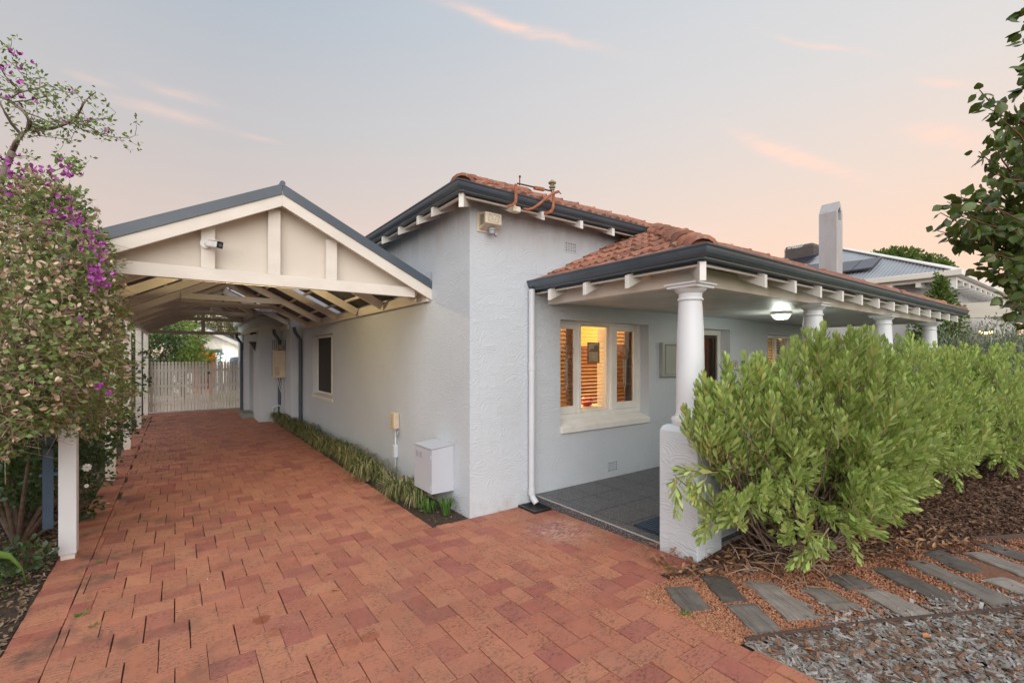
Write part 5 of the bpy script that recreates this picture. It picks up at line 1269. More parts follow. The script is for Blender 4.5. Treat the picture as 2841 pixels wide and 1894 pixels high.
def bract_tmpl():
    v = []; f = []
    for k in range(3):
        a = k * 2 * PI / 3; b = len(v)
        R_ = lambda x, y, z: (x * math.cos(a) - y * math.sin(a), x * math.sin(a) + y * math.cos(a), z)
        v += [R_(0, 0, 0), R_(.34, .30, .35), R_(.34, -.30, .35), R_(.48, .34, .7), R_(.48, -.34, .7), R_(.62, 0, 1.0), R_(.30, 0, .5)]
        f += [(b, b + 6, b + 1), (b, b + 2, b + 6), (b + 1, b + 6, b + 3), (b + 2, b + 4, b + 6), (b + 3, b + 6, b + 5), (b + 4, b + 5, b + 6)]
    return v, f
BRACT = bract_tmpl()
def rvec(s=1.): 
    while True:
        v = Vector((random.uniform(-1, 1), random.uniform(-1, 1), random.uniform(-1, 1)))
        if .05 < v.length <= 1: return v.normalized() * s
def LM(p, d, size, wid=.8, roll=None):
    return frame4(p, d, random.uniform(0, 6.28) if roll is None else roll, (size * wid, size, size))
def foliage(parent, mats, tmpl, m, nparts=0, part='leaf', rest='foliage', tmi=None, smooth=True, byview=True):
    tv, tf = tmpl
    if byview: mats = sorted(mats, key=lambda M_: (depth(M_.to_translation()) if in_view(M_.to_translation(), 0) and depth(M_.to_translation()) > .3 else 99))
    if nparts:
        me = tmesh(part, tv, tf, m, tmi, smooth)
        for M_ in mats[:nparts]: link(part, me, parent, M_)
    if len(mats) > nparts: stuff(link(rest, big_mesh(rest, tv, tf, [np.array(M_) for M_ in mats[nparts:]], m, tmi, smooth), parent))

# ---- leafy shoots of the big silvery shrubs
def shoot_tmpl(n=20):
    v = []; f = []; mi = []; r_ = random.Random(3)
    for k in range(5):   # stem, three sided, slightly bent
        z = k / 4 * .95; ox_ = .03 * math.sin(z * 2.2); rr_ = .016 * (1 - .55 * k / 4)
        for j in range(3): v.append((ox_ + rr_ * math.cos(j * 2.09), rr_ * math.sin(j * 2.09), z))
    for k in range(4):
        for j in range(3): f.append((k * 3 + j, k * 3 + (j + 1) % 3, k * 3 + 3 + (j + 1) % 3, k * 3 + 3 + j)); mi.append(1)
    for i in range(n):
        t = i / n; z = .10 + .85 * t; a = i * 2.4; tilt = math.radians(52 - 34 * t + r_.uniform(-9, 9)); L = (.40 - .12 * t) * r_.uniform(.85, 1.12) * (1 if t < .85 else .75)
        d = Vector((math.cos(a) * math.sin(tilt), math.sin(a) * math.sin(tilt), math.cos(tilt)))
        side_ = Vector((-math.sin(a), math.cos(a), 0)); nn = d.cross(side_)
        b = len(v); base = Vector((.03 * math.sin(z * 2.2), 0, z)); w = L * .40
        for (x, y, zz) in [(0, 0, 0), (-.20, .02, .35), (0, 0, .35), (.20, .02, .35), (-.40, -.05, .74), (0, -.07, .74), (.40, -.05, .74), (0, -.16, 1.0)]:
            v.append(tuple(base + side_ * (x * w) - nn * (y * L) + d * (zz * L)))
        f += [(b, b + 2, b + 1), (b, b + 3, b + 2), (b + 1, b + 2, b + 5, b + 4), (b + 2, b + 3, b + 6, b + 5), (b + 4, b + 5, b + 7), (b + 5, b + 6, b + 7)]; mi += [0] * 6
    return (v, f), mi
SHOOT, SHMI = shoot_tmpl()
def silvery_shrub(label, base, blobs, nshoot, nparts, seed):
    random.seed(seed); t = thing('leafy_shrub', label, 'shrub', (base[0], base[1], gz(base[0], base[1])), 'big silvery green shrubs in front of the verandah')
    ms = []; tips = []
    tot = sum(b[1][0] * b[1][2] for b in blobs)
    for c_, r_ in blobs:
        k = int(nshoot * r_[0] * r_[2] / tot)
        for _ in range(k):
            d = rvec()
            if d.z < -.75 and random.random() < .6: d.z = -d.z
            rad = random.uniform(.70, 1.03) if random.random() < .8 else random.uniform(.35, .75)
            p = Vector((c_[0] + d.x * r_[0] * rad, c_[1] + d.y * r_[1] * rad, c_[2] + d.z * r_[2] * rad))
            g_ = mnoise.noise(p * 2.6 + Vector((seed, 0, 0)))
            if g_ < -.20: continue
            p += Vector((d.x, d.y * .6, d.z)) * (g_ * .22)
            if p.z < .12: continue
            out = Vector((d.x * r_[2], d.y * r_[2], d.z)).normalized()
            dr_ = (out * .55 + Vector((0, 0, .95)) + rvec(.35)).normalized() if d.z > -.3 else (out * .9 + Vector((0, 0, .45)) + rvec(.4)).normalized()
            if p.y > 2.02 and p.x > 3.2 and p.z < 1.15: continue
            sc_ = random.uniform(.19, .31)
            ms.append(frame4(p - dr_ * sc_ * .6, dr_, random.uniform(0, 6.28), sc_)); tips.append(p - dr_ * sc_ * .6)
    foliage(t, ms, SHOOT, [LEUC, STEM], nparts, 'leafy_shoot', 'leafy_shoots', SHMI)
    b = MB(); random.shuffle(tips); B0 = Vector((base[0], base[1], 0))
    for q in tips[:150]:
        s0 = B0 + Vector((random.uniform(-.22, .22), random.uniform(-.15, .15), 0)); md = s0.lerp(q, .5) + Vector((random.uniform(-.1, .1), random.uniform(-.1, .1), -.12 * (q - s0).length * random.uniform(.2, 1)))
        m1 = s0.lerp(md, .5) + rvec(.05); m2 = md.lerp(q, .5) + rvec(.05); m1.z = max(m1.z, .03)
        b.tube([s0, m1, md, m2, q], [.016, .012, .009, .006, .003], 5, False)
    b.build('branches', BARK, t, smooth=True)['kind'] = 'stuff'
silvery_shrub('broad silvery green shrub half hiding the nearest pier and column', (4.15, 1.72), [((3.62, 1.74, 1.02), (.62, .34, .62)), ((3.12, 1.86, .98), (.36, .16, .40)), ((3.38, 1.80, .72), (.40, .24, .42)), ((4.55, 1.60, 1.10), (1.05, .62, .78)), ((4.15, 1.48, .62), (.66, .36, .50)), ((5.35, 1.62, 1.08), (.9, .6, .76)), ((5.0, 1.45, .7), (.7, .35, .42))], 1550, 260, 11)
silvery_shrub('silvery green shrub right of the broadest one, in front of the third column', (6.9, 1.75), [((6.6, 1.70, 1.02), (1.0, .62, .80)), ((7.5, 1.65, 1.0), (.9, .62, .78)), ((7.0, 1.35, .72), (.9, .35, .42))], 880, 90, 12)
silvery_shrub('silvery green shrub at the right edge of the photo, farthest from the driveway', (9.2, 1.55), [((8.7, 1.45, .98), (1.05, .62, .80)), ((9.9, 1.5, 1.02), (1.3, .75, .86)), ((8.7, 1.1, .7), (.8, .3, .5))], 800, 60, 13)
# dead twigs and fallen sprigs under the near shrub
b = MB(); random.seed(5)
for _ in range(170):
    p = Vector((random.uniform(3.45, 4.7), random.uniform(1.38, 1.95), random.uniform(.06, .30))); d = rvec(1); d.z *= .45
    b.tube([p, p + d * random.uniform(.06, .16) + Vector((0, 0, .02)), p + d * random.uniform(.16, .34)], [.004, .003, .0015], 4, False)
stuff(tag(b.build('dry_twigs', TWIG), 'tangle of dry brown twigs under the near silvery shrub', 'twigs'))

# ---- generic crown ------------------------------------------------------------
def crown_pts(blobs, n, shell=(.55, 1.05), nz=.25, ns=2.):
    pts = []; tot = sum(r_[0] * r_[2] for _, r_ in blobs)
    for c_, r_ in blobs:
        for _ in range(int(n * r_[0] * r_[2] / tot)):
            d = rvec(); rad = random.uniform(*shell)
            p = Vector((c_[0] + d.x * r_[0] * rad, c_[1] + d.y * r_[1] * rad, c_[2] + d.z * r_[2] * rad))
            g = mnoise.noise(p * ns + Vector((9, 4, 2)))
            if g < -.22: continue
            p += d * g * nz * min(r_)
            pts.append((p, d))
    return pts
def bush(name, label, cat, base, blobs, n, size, m, group=None, trunk=BARK, tr=.05, droop=.0, nparts=0, shell=(.5, 1.05), wid=.8, ns=2., tmpl=LEAF4, seed=1):
    random.seed(seed); t = thing(name, label, cat, base, group)
    ms = []
    pts = crown_pts(blobs, n, shell, ns=ns)
    for p, d in pts:
        dd = (d * .7 + rvec(.7) + Vector((0, 0, .25 - droop))).normalized()
        ms.append(LM(p, dd, random.uniform(*size), wid))
    foliage(t, ms, tmpl, m, nparts)
    b = MB(); B0 = Vector(base); random.shuffle(pts)
    for c_, r_ in blobs:
        c_ = Vector(c_); b.tube([B0, B0.lerp(c_, .5) + rvec(.06) * 1, c_], [tr, tr * .75, tr * .4], 7, False)
    for p, d in pts[:60]:
        c_ = min((Vector(k[0]) for k in blobs), key=lambda q: (q - p).length); b.tube([c_, c_.lerp(p, .5) + rvec(.05), p], [tr * .3, tr * .2, tr * .08], 4, False)
    b.build('branches' if cat == 'shrub' else 'trunk', trunk, t, smooth=True)
    return t

# ---- bougainvillea ---------------------------------------------------------------
random.seed(21)
bg_ = thing('bougainvillea', 'big untidy bougainvillea with magenta flowers and dry papery bracts, left of the carport', 'bougainvillea', (-1.75, 4.7, 0))
BL = [(-40, 640, 3.6, .55), (60, 600, 3.7, .34), (130, 560, 3.75, .22), (170, 600, 3.7, .22), (60, 760, 3.5, .52), (180, 760, 3.55, .34), (228, 700, 3.6, .17), (245, 800, 3.6, .17), (150, 900, 3.5, .42), (250, 930, 3.75, .22),
      (-60, 900, 3.2, .6), (40, 1000, 3.2, .45), (170, 1030, 3.5, .36), (270, 1040, 3.9, .26), (300, 960, 4.3, .2), (130, 1110, 3.4, .26), (240, 1130, 4.0, .22), (-80, 1100, 3.1, .45), (30, 1140, 3.3, .25), (320, 1090, 4.6, .22), (300, 870, 4.4, .14)]
ms = []; paper = []; mag = []; twg = MB(); allp = []
for (sx_, sy_, t_, r_) in BL:
    c_ = at_t(sx_, sy_, t_)
    for _ in range(int(5600 * r_ * r_) + 120):
        d = rvec(); rad = random.uniform(.25, 1.0) ** .5 * 1.04; p = c_ + Vector((d.x, d.y * 1.1, d.z)) * r_ * rad
        p += rvec(.04) + d * mnoise.noise(p * 5) * .10
        if p.x > -.36: continue
        allp.append((p, d))
        q = random.random()
        dirn = (d * .6 + rvec(.8) + Vector((.1, 0, .15))).normalized()
        low = sy_ > 930
        if q < (.80 if not low else .87): ms.append(LM(p, dirn, random.uniform(.030, .052), .80))
        elif q < .93: paper.append(frame4(p, dirn, random.uniform(0, 6), random.uniform(.028, .046)))
for _ in range(2600):
    p, d = random.choice(allp); w = rvec(.10); e = p + w + Vector((random.uniform(-.05, .14), 0, random.uniform(-.12, .06)))
    twg.tube([p - w, p + rvec(.015), e], [.0028, .0022, .0012], 3, False)
for (dx_, dy_, k, s_) in [(30, 135, 5, 18), (60, 145, 4, 12), (12, 160, 3, 8), (38, 190, 2, 10), (70, 232, 3, 10), (35, 215, 2, 8), (30, 372, 10, 28), (20, 395, 14, 24), (70, 400, 12, 26), (125, 392, 12, 16), (152, 398, 12, 14), (180, 402, 8, 10), (20, 432, 12, 20), (90, 430, 6, 26), (60, 460, 6, 30),
                          (140, 500, 8, 12), (172, 512, 14, 13), (160, 488, 8, 12), (205, 540, 10, 12), (190, 555, 7, 14), (225, 562, 16, 12), (236, 588, 10, 8), (228, 638, 26, 14), (215, 615, 10, 10), (240, 655, 10, 8), (215, 650, 8, 12), (80, 885, 2, 2), (45, 925, 3, 3), (230, 890, 2, 2), (256, 907, 2, 2), (170, 730, 3, 10), (140, 470, 7, 14), (110, 520, 4, 20), (35, 700, 2, 20)]:
    t_ = 3.35 if dy_ > 700 else 3.42
    for _ in range(max(2, int(k * .48))):
        p = at_t((dx_ + random.gauss(0, s_)) * 1.208, (dy_ + random.gauss(0, s_ * .8)) * 1.208, t_ + random.uniform(-.12, .12)); mag.append(frame4(p, (Vector((.1, -.6, .4)) + rvec(.8)).normalized(), random.uniform(0, 6), random.uniform(.026, .040)))
# bare arching limbs on top, with leaf tufts
def zp(x, y, t_=3.6): return at_t(x / 3.919, 80 + y / 3.919, t_)
LIMBS = [([(130, 1340), (180, 1230), (235, 1150), (310, 1090), (380, 1100), (560, 1085), (720, 1030), (840, 945), (885, 860), (930, 780), (1000, 720), (1040, 690)], .020, .003),
         ([(310, 1090), (322, 1000), (260, 900), (170, 830), (80, 770), (-60, 720)], .016, .008), ([(232, 1150), (130, 1040), (60, 920), (10, 830), (-60, 700)], .012, .006),
         ([(800, 1015), (940, 1000), (1020, 985), (1150, 980), (1215, 960), (1260, 910)], .005, .0015), ([(840, 1030), (940, 1055), (1050, 1110), (1130, 1160), (1250, 1180), (1400, 1190), (1470, 1160)], .006, .0015),
         ([(80, 770), (220, 690), (400, 655), (520, 600), (640, 670), (780, 700), (845, 695)], .006, .0015), ([(430, 650), (435, 540), (400, 430)], .004, .0015), ([(250, 900), (420, 960), (600, 1040), (700, 1090), (780, 1185)], .006, .0015),
         ([(-20, 380), (60, 520), (110, 560), (180, 620), (260, 700)], .005, .0015), ([(0, 130), (60, 180), (110, 250), (140, 280)], .004, .0015), ([(60, 330), (160, 400), (240, 500), (340, 560)], .004, .0015), ([(480, 720), (560, 800), (640, 900), (640, 1000)], .004, .0015),
         ([(330, 1010), (520, 1010), (700, 1020), (900, 1100), (1070, 1110)], .004, .0015), ([(300, 1180), (420, 1160), (560, 1180), (700, 1200), (780, 1190)], .004, .0015), ([(0, 660), (140, 680), (300, 670), (420, 690)], .006, .002), ([(100, 800), (300, 780), (500, 740), (620, 720)], .006, .002), ([(1100, 1090), (1150, 1120), (1190, 1040)], .003, .001), ([(900, 800), (870, 740), (800, 760)], .003, .001),
         ([(0, 1430), (200, 1380), (330, 1390), (420, 1440)], .004, .0015), ([(560, 1560), (700, 1500), (820, 1530), (890, 1540)], .004, .0015)]
lb = MB()
for pts, r0, r1 in LIMBS:
    n_ = len(pts); P_ = [zp(x, y, 3.6 + .10 * math.sin(i * 1.7 + x * .01)) for i, (x, y) in enumerate(pts)]
    lb.tube(P_, [r0 + (r1 - r0) * i / (n_ - 1) for i in range(n_)], 7, False)
    for a, c_ in zip(P_, P_[1:]):
        L_ = (c_ - a).length
        dens = 42 if r0 < .01 else 22
        for _ in range(max(1, int(L_ * dens))):
            p = a.lerp(c_, random.random()) + rvec(random.uniform(.01, .055))
            if random.random() < .85: ms.append(LM(p, (rvec(.9) + Vector((.2, 0, .05))).normalized(), random.uniform(.028, .044), .62))
            elif random.random() < .14: mag.append(frame4(p, rvec(), 0, random.uniform(.022, .03)))
        if random.random() < .8:
            e = c_ + rvec(.10); lb.tube([c_, c_.lerp(e, .5) + rvec(.01), e], [.002, .0015, .001], 4, False)
            for _ in range(7): ms.append(LM(e + rvec(.035), rvec(), random.uniform(.026, .040), .62))
base_ = Vector((-1.75, 4.7, 0)); tp = zp(130, 1340)
lb.tube([base_, base_ + Vector((.15, -.1, .9)), tp.lerp(base_, .4) + Vector((.05, 0, .2)), tp], [.05, .042, .032, .022], 9)
for k in range(7): 
    e = at_t(*random.choice([(40, 700), (150, 800), (0, 900), (200, 950), (100, 1000), (180, 700), (-60, 800)]), 3.6); lb.tube([base_ + rvec(.08) * .5 + Vector((0, 0, .02)), base_.lerp(e, .45) + rvec(.12), e], [.018, .012, .006], 6)
for (x0_, y0_, x1_, y1_, t_) in [(230, 830, 345, 868, 3.75), (240, 880, 372, 915, 4.0), (260, 960, 400, 985, 4.3), (280, 1030, 395, 1010, 4.4), (250, 1060, 405, 1095, 4.4), (230, 1110, 350, 1150, 4.1), (180, 1140, 300, 1195, 3.9), (120, 1150, 200, 1215, 3.6), (200, 560, 232, 540, 3.6), (150, 430, 200, 480, 3.6), (190, 470, 225, 460, 3.6), (60, 380, 120, 350, 3.6), (240, 690, 290, 640, 3.6), (250, 760, 300, 790, 3.65)]:
    A_0 = at_t(x0_, y0_, t_); A_1 = at_t(x1_, y1_, t_ + .1); mid_ = A_0.lerp(A_1, .5) + Vector((0, 0, .05)); lb.tube([A_0, mid_, A_1], [.004, .003, .001], 5, False)
    for _ in range(34):
        f_ = random.random(); p = (A_0.lerp(mid_, f_ * 2) if f_ < .5 else mid_.lerp(A_1, f_ * 2 - 1)) + rvec(.03); ms.append(LM(p, (rvec(.8) + (A_1 - A_0).normalized() * .5).normalized(), random.uniform(.032, .052), .75))
lb.build('limbs', BARKG, bg_, smooth=True)
stuff(twg.build('twigs', TWIG, bg_))
foliage(bg_, ms, LEAF4, BOUG, 150)
foliage(bg_, paper, BRACT, PAPER, 60, 'dry_bract', 'dry_bracts')
foliage(bg_, mag, BRACT, MAGENTA, 200, 'flower', 'flowers')

# ---- camellia-like dark bush around and behind the posts -------------------------
def wpts(lst): return [(tuple(at_t(x, y, t_)), (r_, r_, r_)) for x, y, t_, r_ in lst]
bush('camellia_bush', 'dark glossy camellia bush growing up behind the nearest carport post', 'shrub', (-1.15, 5.9, 0), wpts([(255, 1180, 5.0, .26), (262, 1300, 4.9, .20), (235, 1400, 4.8, .14), (250, 1240, 5.2, .25), (225, 1460, 4.75, .09), (120, 1250, 5.4, .4), (50, 1250, 5.2, .5), (150, 1400, 5.3, .25), (60, 1380, 5.0, .35), (-20, 1300, 4.6, .45), (100, 1180, 4.6, .3), (10, 1220, 4.2, .3), (30, 1230, 3.9, .22), (90, 1200, 3.8, .18), (-20, 1330, 4.0, .3), (70, 1330, 4.3, .25), (110, 1290, 4.6, .2), (20, 1400, 4.4, .25)]), 11000, (.035, .065), CAMEL, nparts=60, ns=4, seed=31, tmpl=LEAF8, tr=.02, group='dark glossy bushes along the left side of the carport')
bush('camellia_bush', 'dark glossy bush between the second and third carport posts', 'shrub', (-1.2, 9.4, 0), wpts([(310, 1130, 7.0, .32), (320, 1050, 7.2, .38), (300, 1200, 6.9, .28), (345, 1180, 8.0, .22)]) + [((-1.5, 9.5, 1.2), (.5, .9, 1.0))], 2600, (.045, .075), CAMEL, ns=3, seed=32, tr=.03, group='dark glossy bushes along the left side of the carport')
bush('camellia_bush', 'leafy bush poking past the far carport posts in front of the picket gate', 'shrub', (-1.3, 13.0, 0), [((-1.35, 13, 1.2), (.45, 1.3, 1.2)), ((-1.25, 15.6, 1.3), (.4, 1.3, 1.3))] + wpts([(385, 1060, 11.5, .28), (400, 1180, 12, .2), (380, 990, 11.5, .25)]), 3000, (.06, .10), CAMEL, ns=2, seed=33, tr=.03, group='dark glossy bushes along the left side of the carport')
bush('hedge', 'tall dark hedge along the left boundary behind the bougainvillea', 'hedge', (-3.6, 7, 0), [((-3.6, 3.5, 1.3), (.8, 2.2, 1.3)), ((-3.4, 8, 1.5), (.9, 3, 1.5)), ((-3.0, 13, 1.6), (.9, 3.2, 1.6))], 6000, (.07, .12), CAMEL, ns=1.5, seed=34)
bush('groundcover_plant', 'low dark leafy plant at the foot of the nearest carport post with white fallen petals', 'plant', (-1.25, 4.9, 0), [((-1.25, 4.95, .15), (.38, .45, .2)), ((-1.7, 5.2, .2), (.5, .6, .3)), ((-2.1, 4.6, .2), (.5, .6, .3)), ((-.95, 5.15, .12), (.14, .2, .14))], 2200, (.035, .06), CAMEL, ns=4, seed=35, tmpl=LEAF8, tr=.01)
# white camellia flowers
def white_flower(p, s_, label):
    t = thing('camellia_flower', label, 'flower', tuple(p), 'white camellia flowers'); 
    pet = ([(0, 0, 0), (-.35, .05, .4), (0, -.05, .45), (.35, .05, .4), (-.3, .1, .85), (0, .05, .95), (.3, .1, .85)], [(0, 2, 1), (0, 3, 2), (1, 2, 5, 4), (2, 3, 6, 5)])
    me = tmesh('petal', [(x * .78, y, z) for x, y, z in pet[0]], pet[1], PETAL, None, False); face = (Vector((0, 0, 1.7)) - Vector(p)).normalized()
    u = face.cross(Vector((0, 0, 1))).normalized(); v_ = face.cross(u)
    for k in range(8):
        a = k * 2 * PI / 8 + .2; d = (u * math.cos(a) + v_ * math.sin(a)) * .92 + face * .35; q = Matrix((d.cross(face).normalized(), -face, d.normalized())).transposed().to_4x4()
        link('petal', me, t, Matrix.Translation(Vector(p)) @ q @ Matrix.Scale(s_, 4))
    b = MB().lathe([(.0, 0), (s_ * .22, .0), (s_ * .2, s_ * .18), (0, s_ * .22)], (p[0], p[1], p[2]), 8); b.build('stamens', YELLOWC, t)
white_flower(at_t(241, 1296, 4.25), .038, 'white flower beside the second carport post, above the brick edge')
white_flower(at_t(146, 1534, 4.02), .048, 'white fallen flower on the ground at the foot of the nearest post')
white_flower(at_t(240, 1347, 4.5), .02, 'small white bud in the dark leaves right of the nearest post')
# strap leaf entering from the left edge
b = MB(); pts = [at_t(-120, 1560, 2.6), at_t(-30, 1535, 2.75), at_t(25, 1545, 2.8), at_t(60, 1580, 2.85), at_t(72, 1625, 2.9)]
for i, (p, w) in enumerate(zip(pts, (.02, .022, .02, .013, .001))): b.v += [tuple(p + Vector((0, .02, w))), tuple(p + Vector((0, 0, 0))), tuple(p + Vector((0, .02, -w)))]
for i in range(4): b.f += [[i * 3, i * 3 + 1, i * 3 + 4, i * 3 + 3], [i * 3 + 1, i * 3 + 2, i * 3 + 5, i * 3 + 4]]; b.mi += [0, 0]
tag(b.build('strap_leaf', WEED, smooth=True), 'arching green strap leaf reaching in from the left edge of the photo', 'plant')

# ---- pear tree at the right edge ----------------------------------------------------
random.seed(41)
pt_ = thing('pear_tree', 'glossy leaved ornamental pear tree reaching into the right edge of the photo', 'tree', (3.9, -.15, .05))
P3 = lambda x, y, t_=2.55: at_t(x, y, t_)
lim = [Vector((3.9, -.15, .05)), Vector((3.85, -.1, 1.2)), P3(3090, 820, 2.7), P3(3020, 560, 2.7), P3(2980, 250, 2.65), P3(2930, -60, 2.6), P3(2900, -300, 2.6)]
tb_ = MB(); tb_.tube(lim, [.07, .06, .045, .035, .028, .02, .012], 10)
ms = []
TG = [(2722, 250), (2738, 300), (2745, 360), (2760, 400), (2720, 420), (2770, 330), (2800, 380), (2610, 590), (2606, 640), (2625, 560), (2650, 545), (2660, 600), (2640, 650), (2680, 560), (2700, 600), (2690, 660), (2720, 640), (2720, 560), (2745, 520), (2700, 530), (2745, 700), (2740, 760), (2715, 740), (2770, 760), (2780, 820), (2800, 860), (2815, 890), (2790, 640), (2770, 580), (2800, 560), (2810, 640), (2830, 540), (2835, 620), (2830, 700), (2820, 780), (2760, 480), (2790, 450), (2830, 440), (2835, 380), (2750, 620), (2838, 60), (2845, 110), (2850, 25), (2848, 180), (2835, 250), (2830, 290), (2860, 400), (2880, 500), (2890, 620), (2880, 720), (2870, 820), (2860, 900), (2900, 200), (2910, 60), (2930, 350), (2920, 560), (2650, 620), (2790, 700), (2810, 830), (2680, 590)]
for (x, y) in TG:
    t_ = random.uniform(2.25, 2.85); e = P3(x + random.uniform(-8, 8), y, t_)
    src = min(lim[2:], key=lambda q: abs(proj(q)[1] - (y + 130)))
    if x < 2790: src = src.lerp(P3(2850, y + (90 if y > 450 else 180), 2.6), .7)
    md = src.lerp(e, .5) + rvec(.04) + Vector((0, 0, .03))
    tb_.tube([src, src.lerp(md, .5) + rvec(.01), md, md.lerp(e, .5) + rvec(.015), e], [.010, .008, .006, .004, .002], 6, False)
    ch = [src.lerp(md, .6), md, md.lerp(e, .5), e]
    for k in range(30):
        f = k / 29; j = min(int(f * 3), 2); p = ch[j].lerp(ch[j + 1], f * 3 - j) + rvec(.012)
        d = (rvec(.75) + Vector((0, 0, -.55)) + (e - src).normalized() * .35).normalized()
        ms.append(LM(p + d * .022, d, random.uniform(.046, .068), .95))
tb_.build('trunk', REDTW, pt_, smooth=True)
foliage(pt_, ms, PEARL, PEAR, 280)

# ---- strappy clumps along the side wall --------------------------------------------
def clump(x, y, n, h, sp, m, label, group, name='grass_clump', dry=.0):
    b = MB()
    for _ in range(n):
        a = random.uniform(0, 6.28); r0 = random.uniform(0, sp * .35); L = h * random.uniform(.7, 1.15); out = random.uniform(.25, 1.0) * sp
        w = random.uniform(.004, .0075); s_ = Vector((-math.sin(a), math.cos(a), 0)) * w; u = Vector((math.cos(a), math.sin(a), 0))
        P_ = [Vector((x, y, 0)) + u * r0, Vector((x, y, 0)) + u * (r0 + out * .35) + Vector((0, 0, L * .65)), Vector((x, y, 0)) + u * (r0 + out * .75) + Vector((0, 0, L * .85)), Vector((x, y, 0)) + u * (r0 + out * 1.15) + Vector((0, 0, L * random.uniform(.05, .65)))]
        for q in P_: q.x = min(q.x, HX - .01)
        i0 = len(b.v); b.v += [tuple(P_[0] - s_), tuple(P_[0] + s_), tuple(P_[1] - s_), tuple(P_[1] + s_), tuple(P_[2] - s_ * .8), tuple(P_[2] + s_ * .8), tuple(P_[3])]
        b.f += [[i0, i0 + 1, i0 + 3, i0 + 2], [i0 + 2, i0 + 3, i0 + 5, i0 + 4], [i0 + 4, i0 + 5, i0 + 6]]; b.mi += [0, 0, 0]
    return tag(b.build(name, m, smooth=True), label, 'grass clump', group)
random.seed(51)
GRP = 'strappy grass clumps along the side wall'
clump(2.33, 4.42, 34, .21, .12, LIRIG, 'small bright green strappy tuft nearest the house corner', GRP)
clump(2.22, 4.62, 40, .17, .14, LIRIG, 'small bright green strappy tuft under the grey gas cabinet', GRP)
clump(2.22, 4.88, 170, .24, .20, LIRI, 'green and straw clump just below the far side of the grey gas cabinet', GRP)
clump(2.14, 5.22, 260, .27, .27, LIRI, 'large dry straw-tipped clump between the gas cabinet and the cable conduit', GRP)
clump(2.22, 5.95, 90, .22, .2, LIRI, 'sparse clump at the foot of the beige cable box conduit', GRP)
clump(2.12, 6.32, 300, .28, .30, LIRI, 'broad arching straw-tipped clump just beyond the cable conduit', GRP)
y = 6.8
while y < 13.3:
    clump(2.16 + random.uniform(-.06, .06), y, 150, random.uniform(.24, .31), .27, LIRI, 'dark green strappy clump in the dense far run of the row under the side window', GRP); y += .40

# ---- weeds, fallen leaves and petals on the bricks --------------------------------------
random.seed(61)
def weed(p, s_, label):
    b = MB()
    for k in range(7):
        a = k * .9 + random.random(); d = Vector((math.cos(a), math.sin(a), random.uniform(.3, .9))).normalized(); M_ = LM(Vector(p), d, s_ * random.uniform(.6, 1), .38)
        i0 = len(b.v); b.v += [tuple(M_ @ Vector(q)) for q in LEAF4[0]]; b.f += [[i0 + i for i in f] for f in LEAF4[1]]; b.mi += [0] * 4
    tag(b.build('weed', WEED), label, 'weed', 'small weeds in the joints')
for (x, y, s_, lab) in [(225, 1705, .06, 'largest weed, by the dark stain near the left brick edge'), (258, 1735, .05, 'three-bladed weed just right of the largest weed'), (277, 1560, .045, 'weed in a joint right of the nearest post'), (610, 1420, .035, 'tiny weed in the middle of the drive opposite the gas cabinet'), (880, 1865 - 330, .03, 'tiny weed in the paving left of the house corner'), (1900, 1705, .06, 'upright weed beside the first dark sleeper'), (1855, 1580, .05, 'pale seedling tuft at the foot of the nearest pier')]:
    weed(on_g(x, y, .004 + gz(*on_g(x, y, .0)[:2])), s_, lab)
def fallen(x, y, s_, m, label, zz=.008):
    p = on_g(x, y, .02); p.z = gz(p.x, p.y) + zz; b = MB(); M_ = mat4(p, (random.gauss(0, .15), random.gauss(0, .15), random.uniform(0, 6.28)), (s_, s_ * .85, s_ * 1.2))
    b.add([tuple(M_ @ Vector(q)) for q in lfv], lff); tag(b.build('fallen_leaf', m, smooth=True), label, 'leaf', 'fallen leaves and petals lying about')
for a in [(928, 1631, .055, FALLEN, 'curled orange leaf on the bricks in the middle foreground'), (913, 1585, .05, DRYPINK, 'pink leaf on the bricks in the middle foreground'), (1443, 1410, .07, FALLEN, 'brown leaf against the wall beside the drain grate'), (2572, 1793, .085, FALLEN, 'bright orange leaf on the grey wood chips'), (2246, 1825, .07, FALLEN, 'tan heart-shaped leaf on the grey chips near the brick edge'), (2805, 1782, .08, FALLEN, 'orange leaf at the right edge of the wood chips'), (1864, 1614, .06, FALLEN, 'tan leaf on the gravel at the tip of the path'), (2150, 1618, .07, FALLEN, 'tan leaf on the gravel between the third sleeper and the shrub'), (2290, 1640, .075, FALLEN, 'curled tan leaf lying on the short grey sleeper'),
          (1606, 1456, .03, FALLEN, 'small bright orange leaf on the chalky patch of bricks by the step'), (613, 1530, .02, MAGENTA, 'magenta petal on the bricks left of centre'), (192, 1727, .022, MAGENTA, 'magenta petal near the left brick edge'), (575, 1900 - 300, .018, PETAL, 'white petal on the bricks at left'), (300, 1392, .035, PETAL, 'white petal beside the second post'), (290, 1400, .03, PETAL, 'second white petal beside the second post'), (325, 1388, .03, PETAL, 'white petal right of the others by the second post'), (222, 1592, .03, WEED, 'small green leaf on the bricks in front of the nearest post')]:
    fallen(a[0], a[1], a[2], a[3], a[4], .02 if a[0] > 1800 else .006)
random.seed(71)
pet = [np.array(mat4((random.uniform(-.78, .3), random.uniform(8.5, 15), .008), (0, 0, random.uniform(0, 6)), (.03, .02, .02))) for _ in range(160)]
stuff(tag(link('petals', big_mesh('petals', lfv, lff, pet, PETAL)), 'scattered pale petals on the bricks by the far posts', 'petals'))
b = MB()
for k, (x, y, w, h) in enumerate([(755, 1610, .055, .032)]): pass

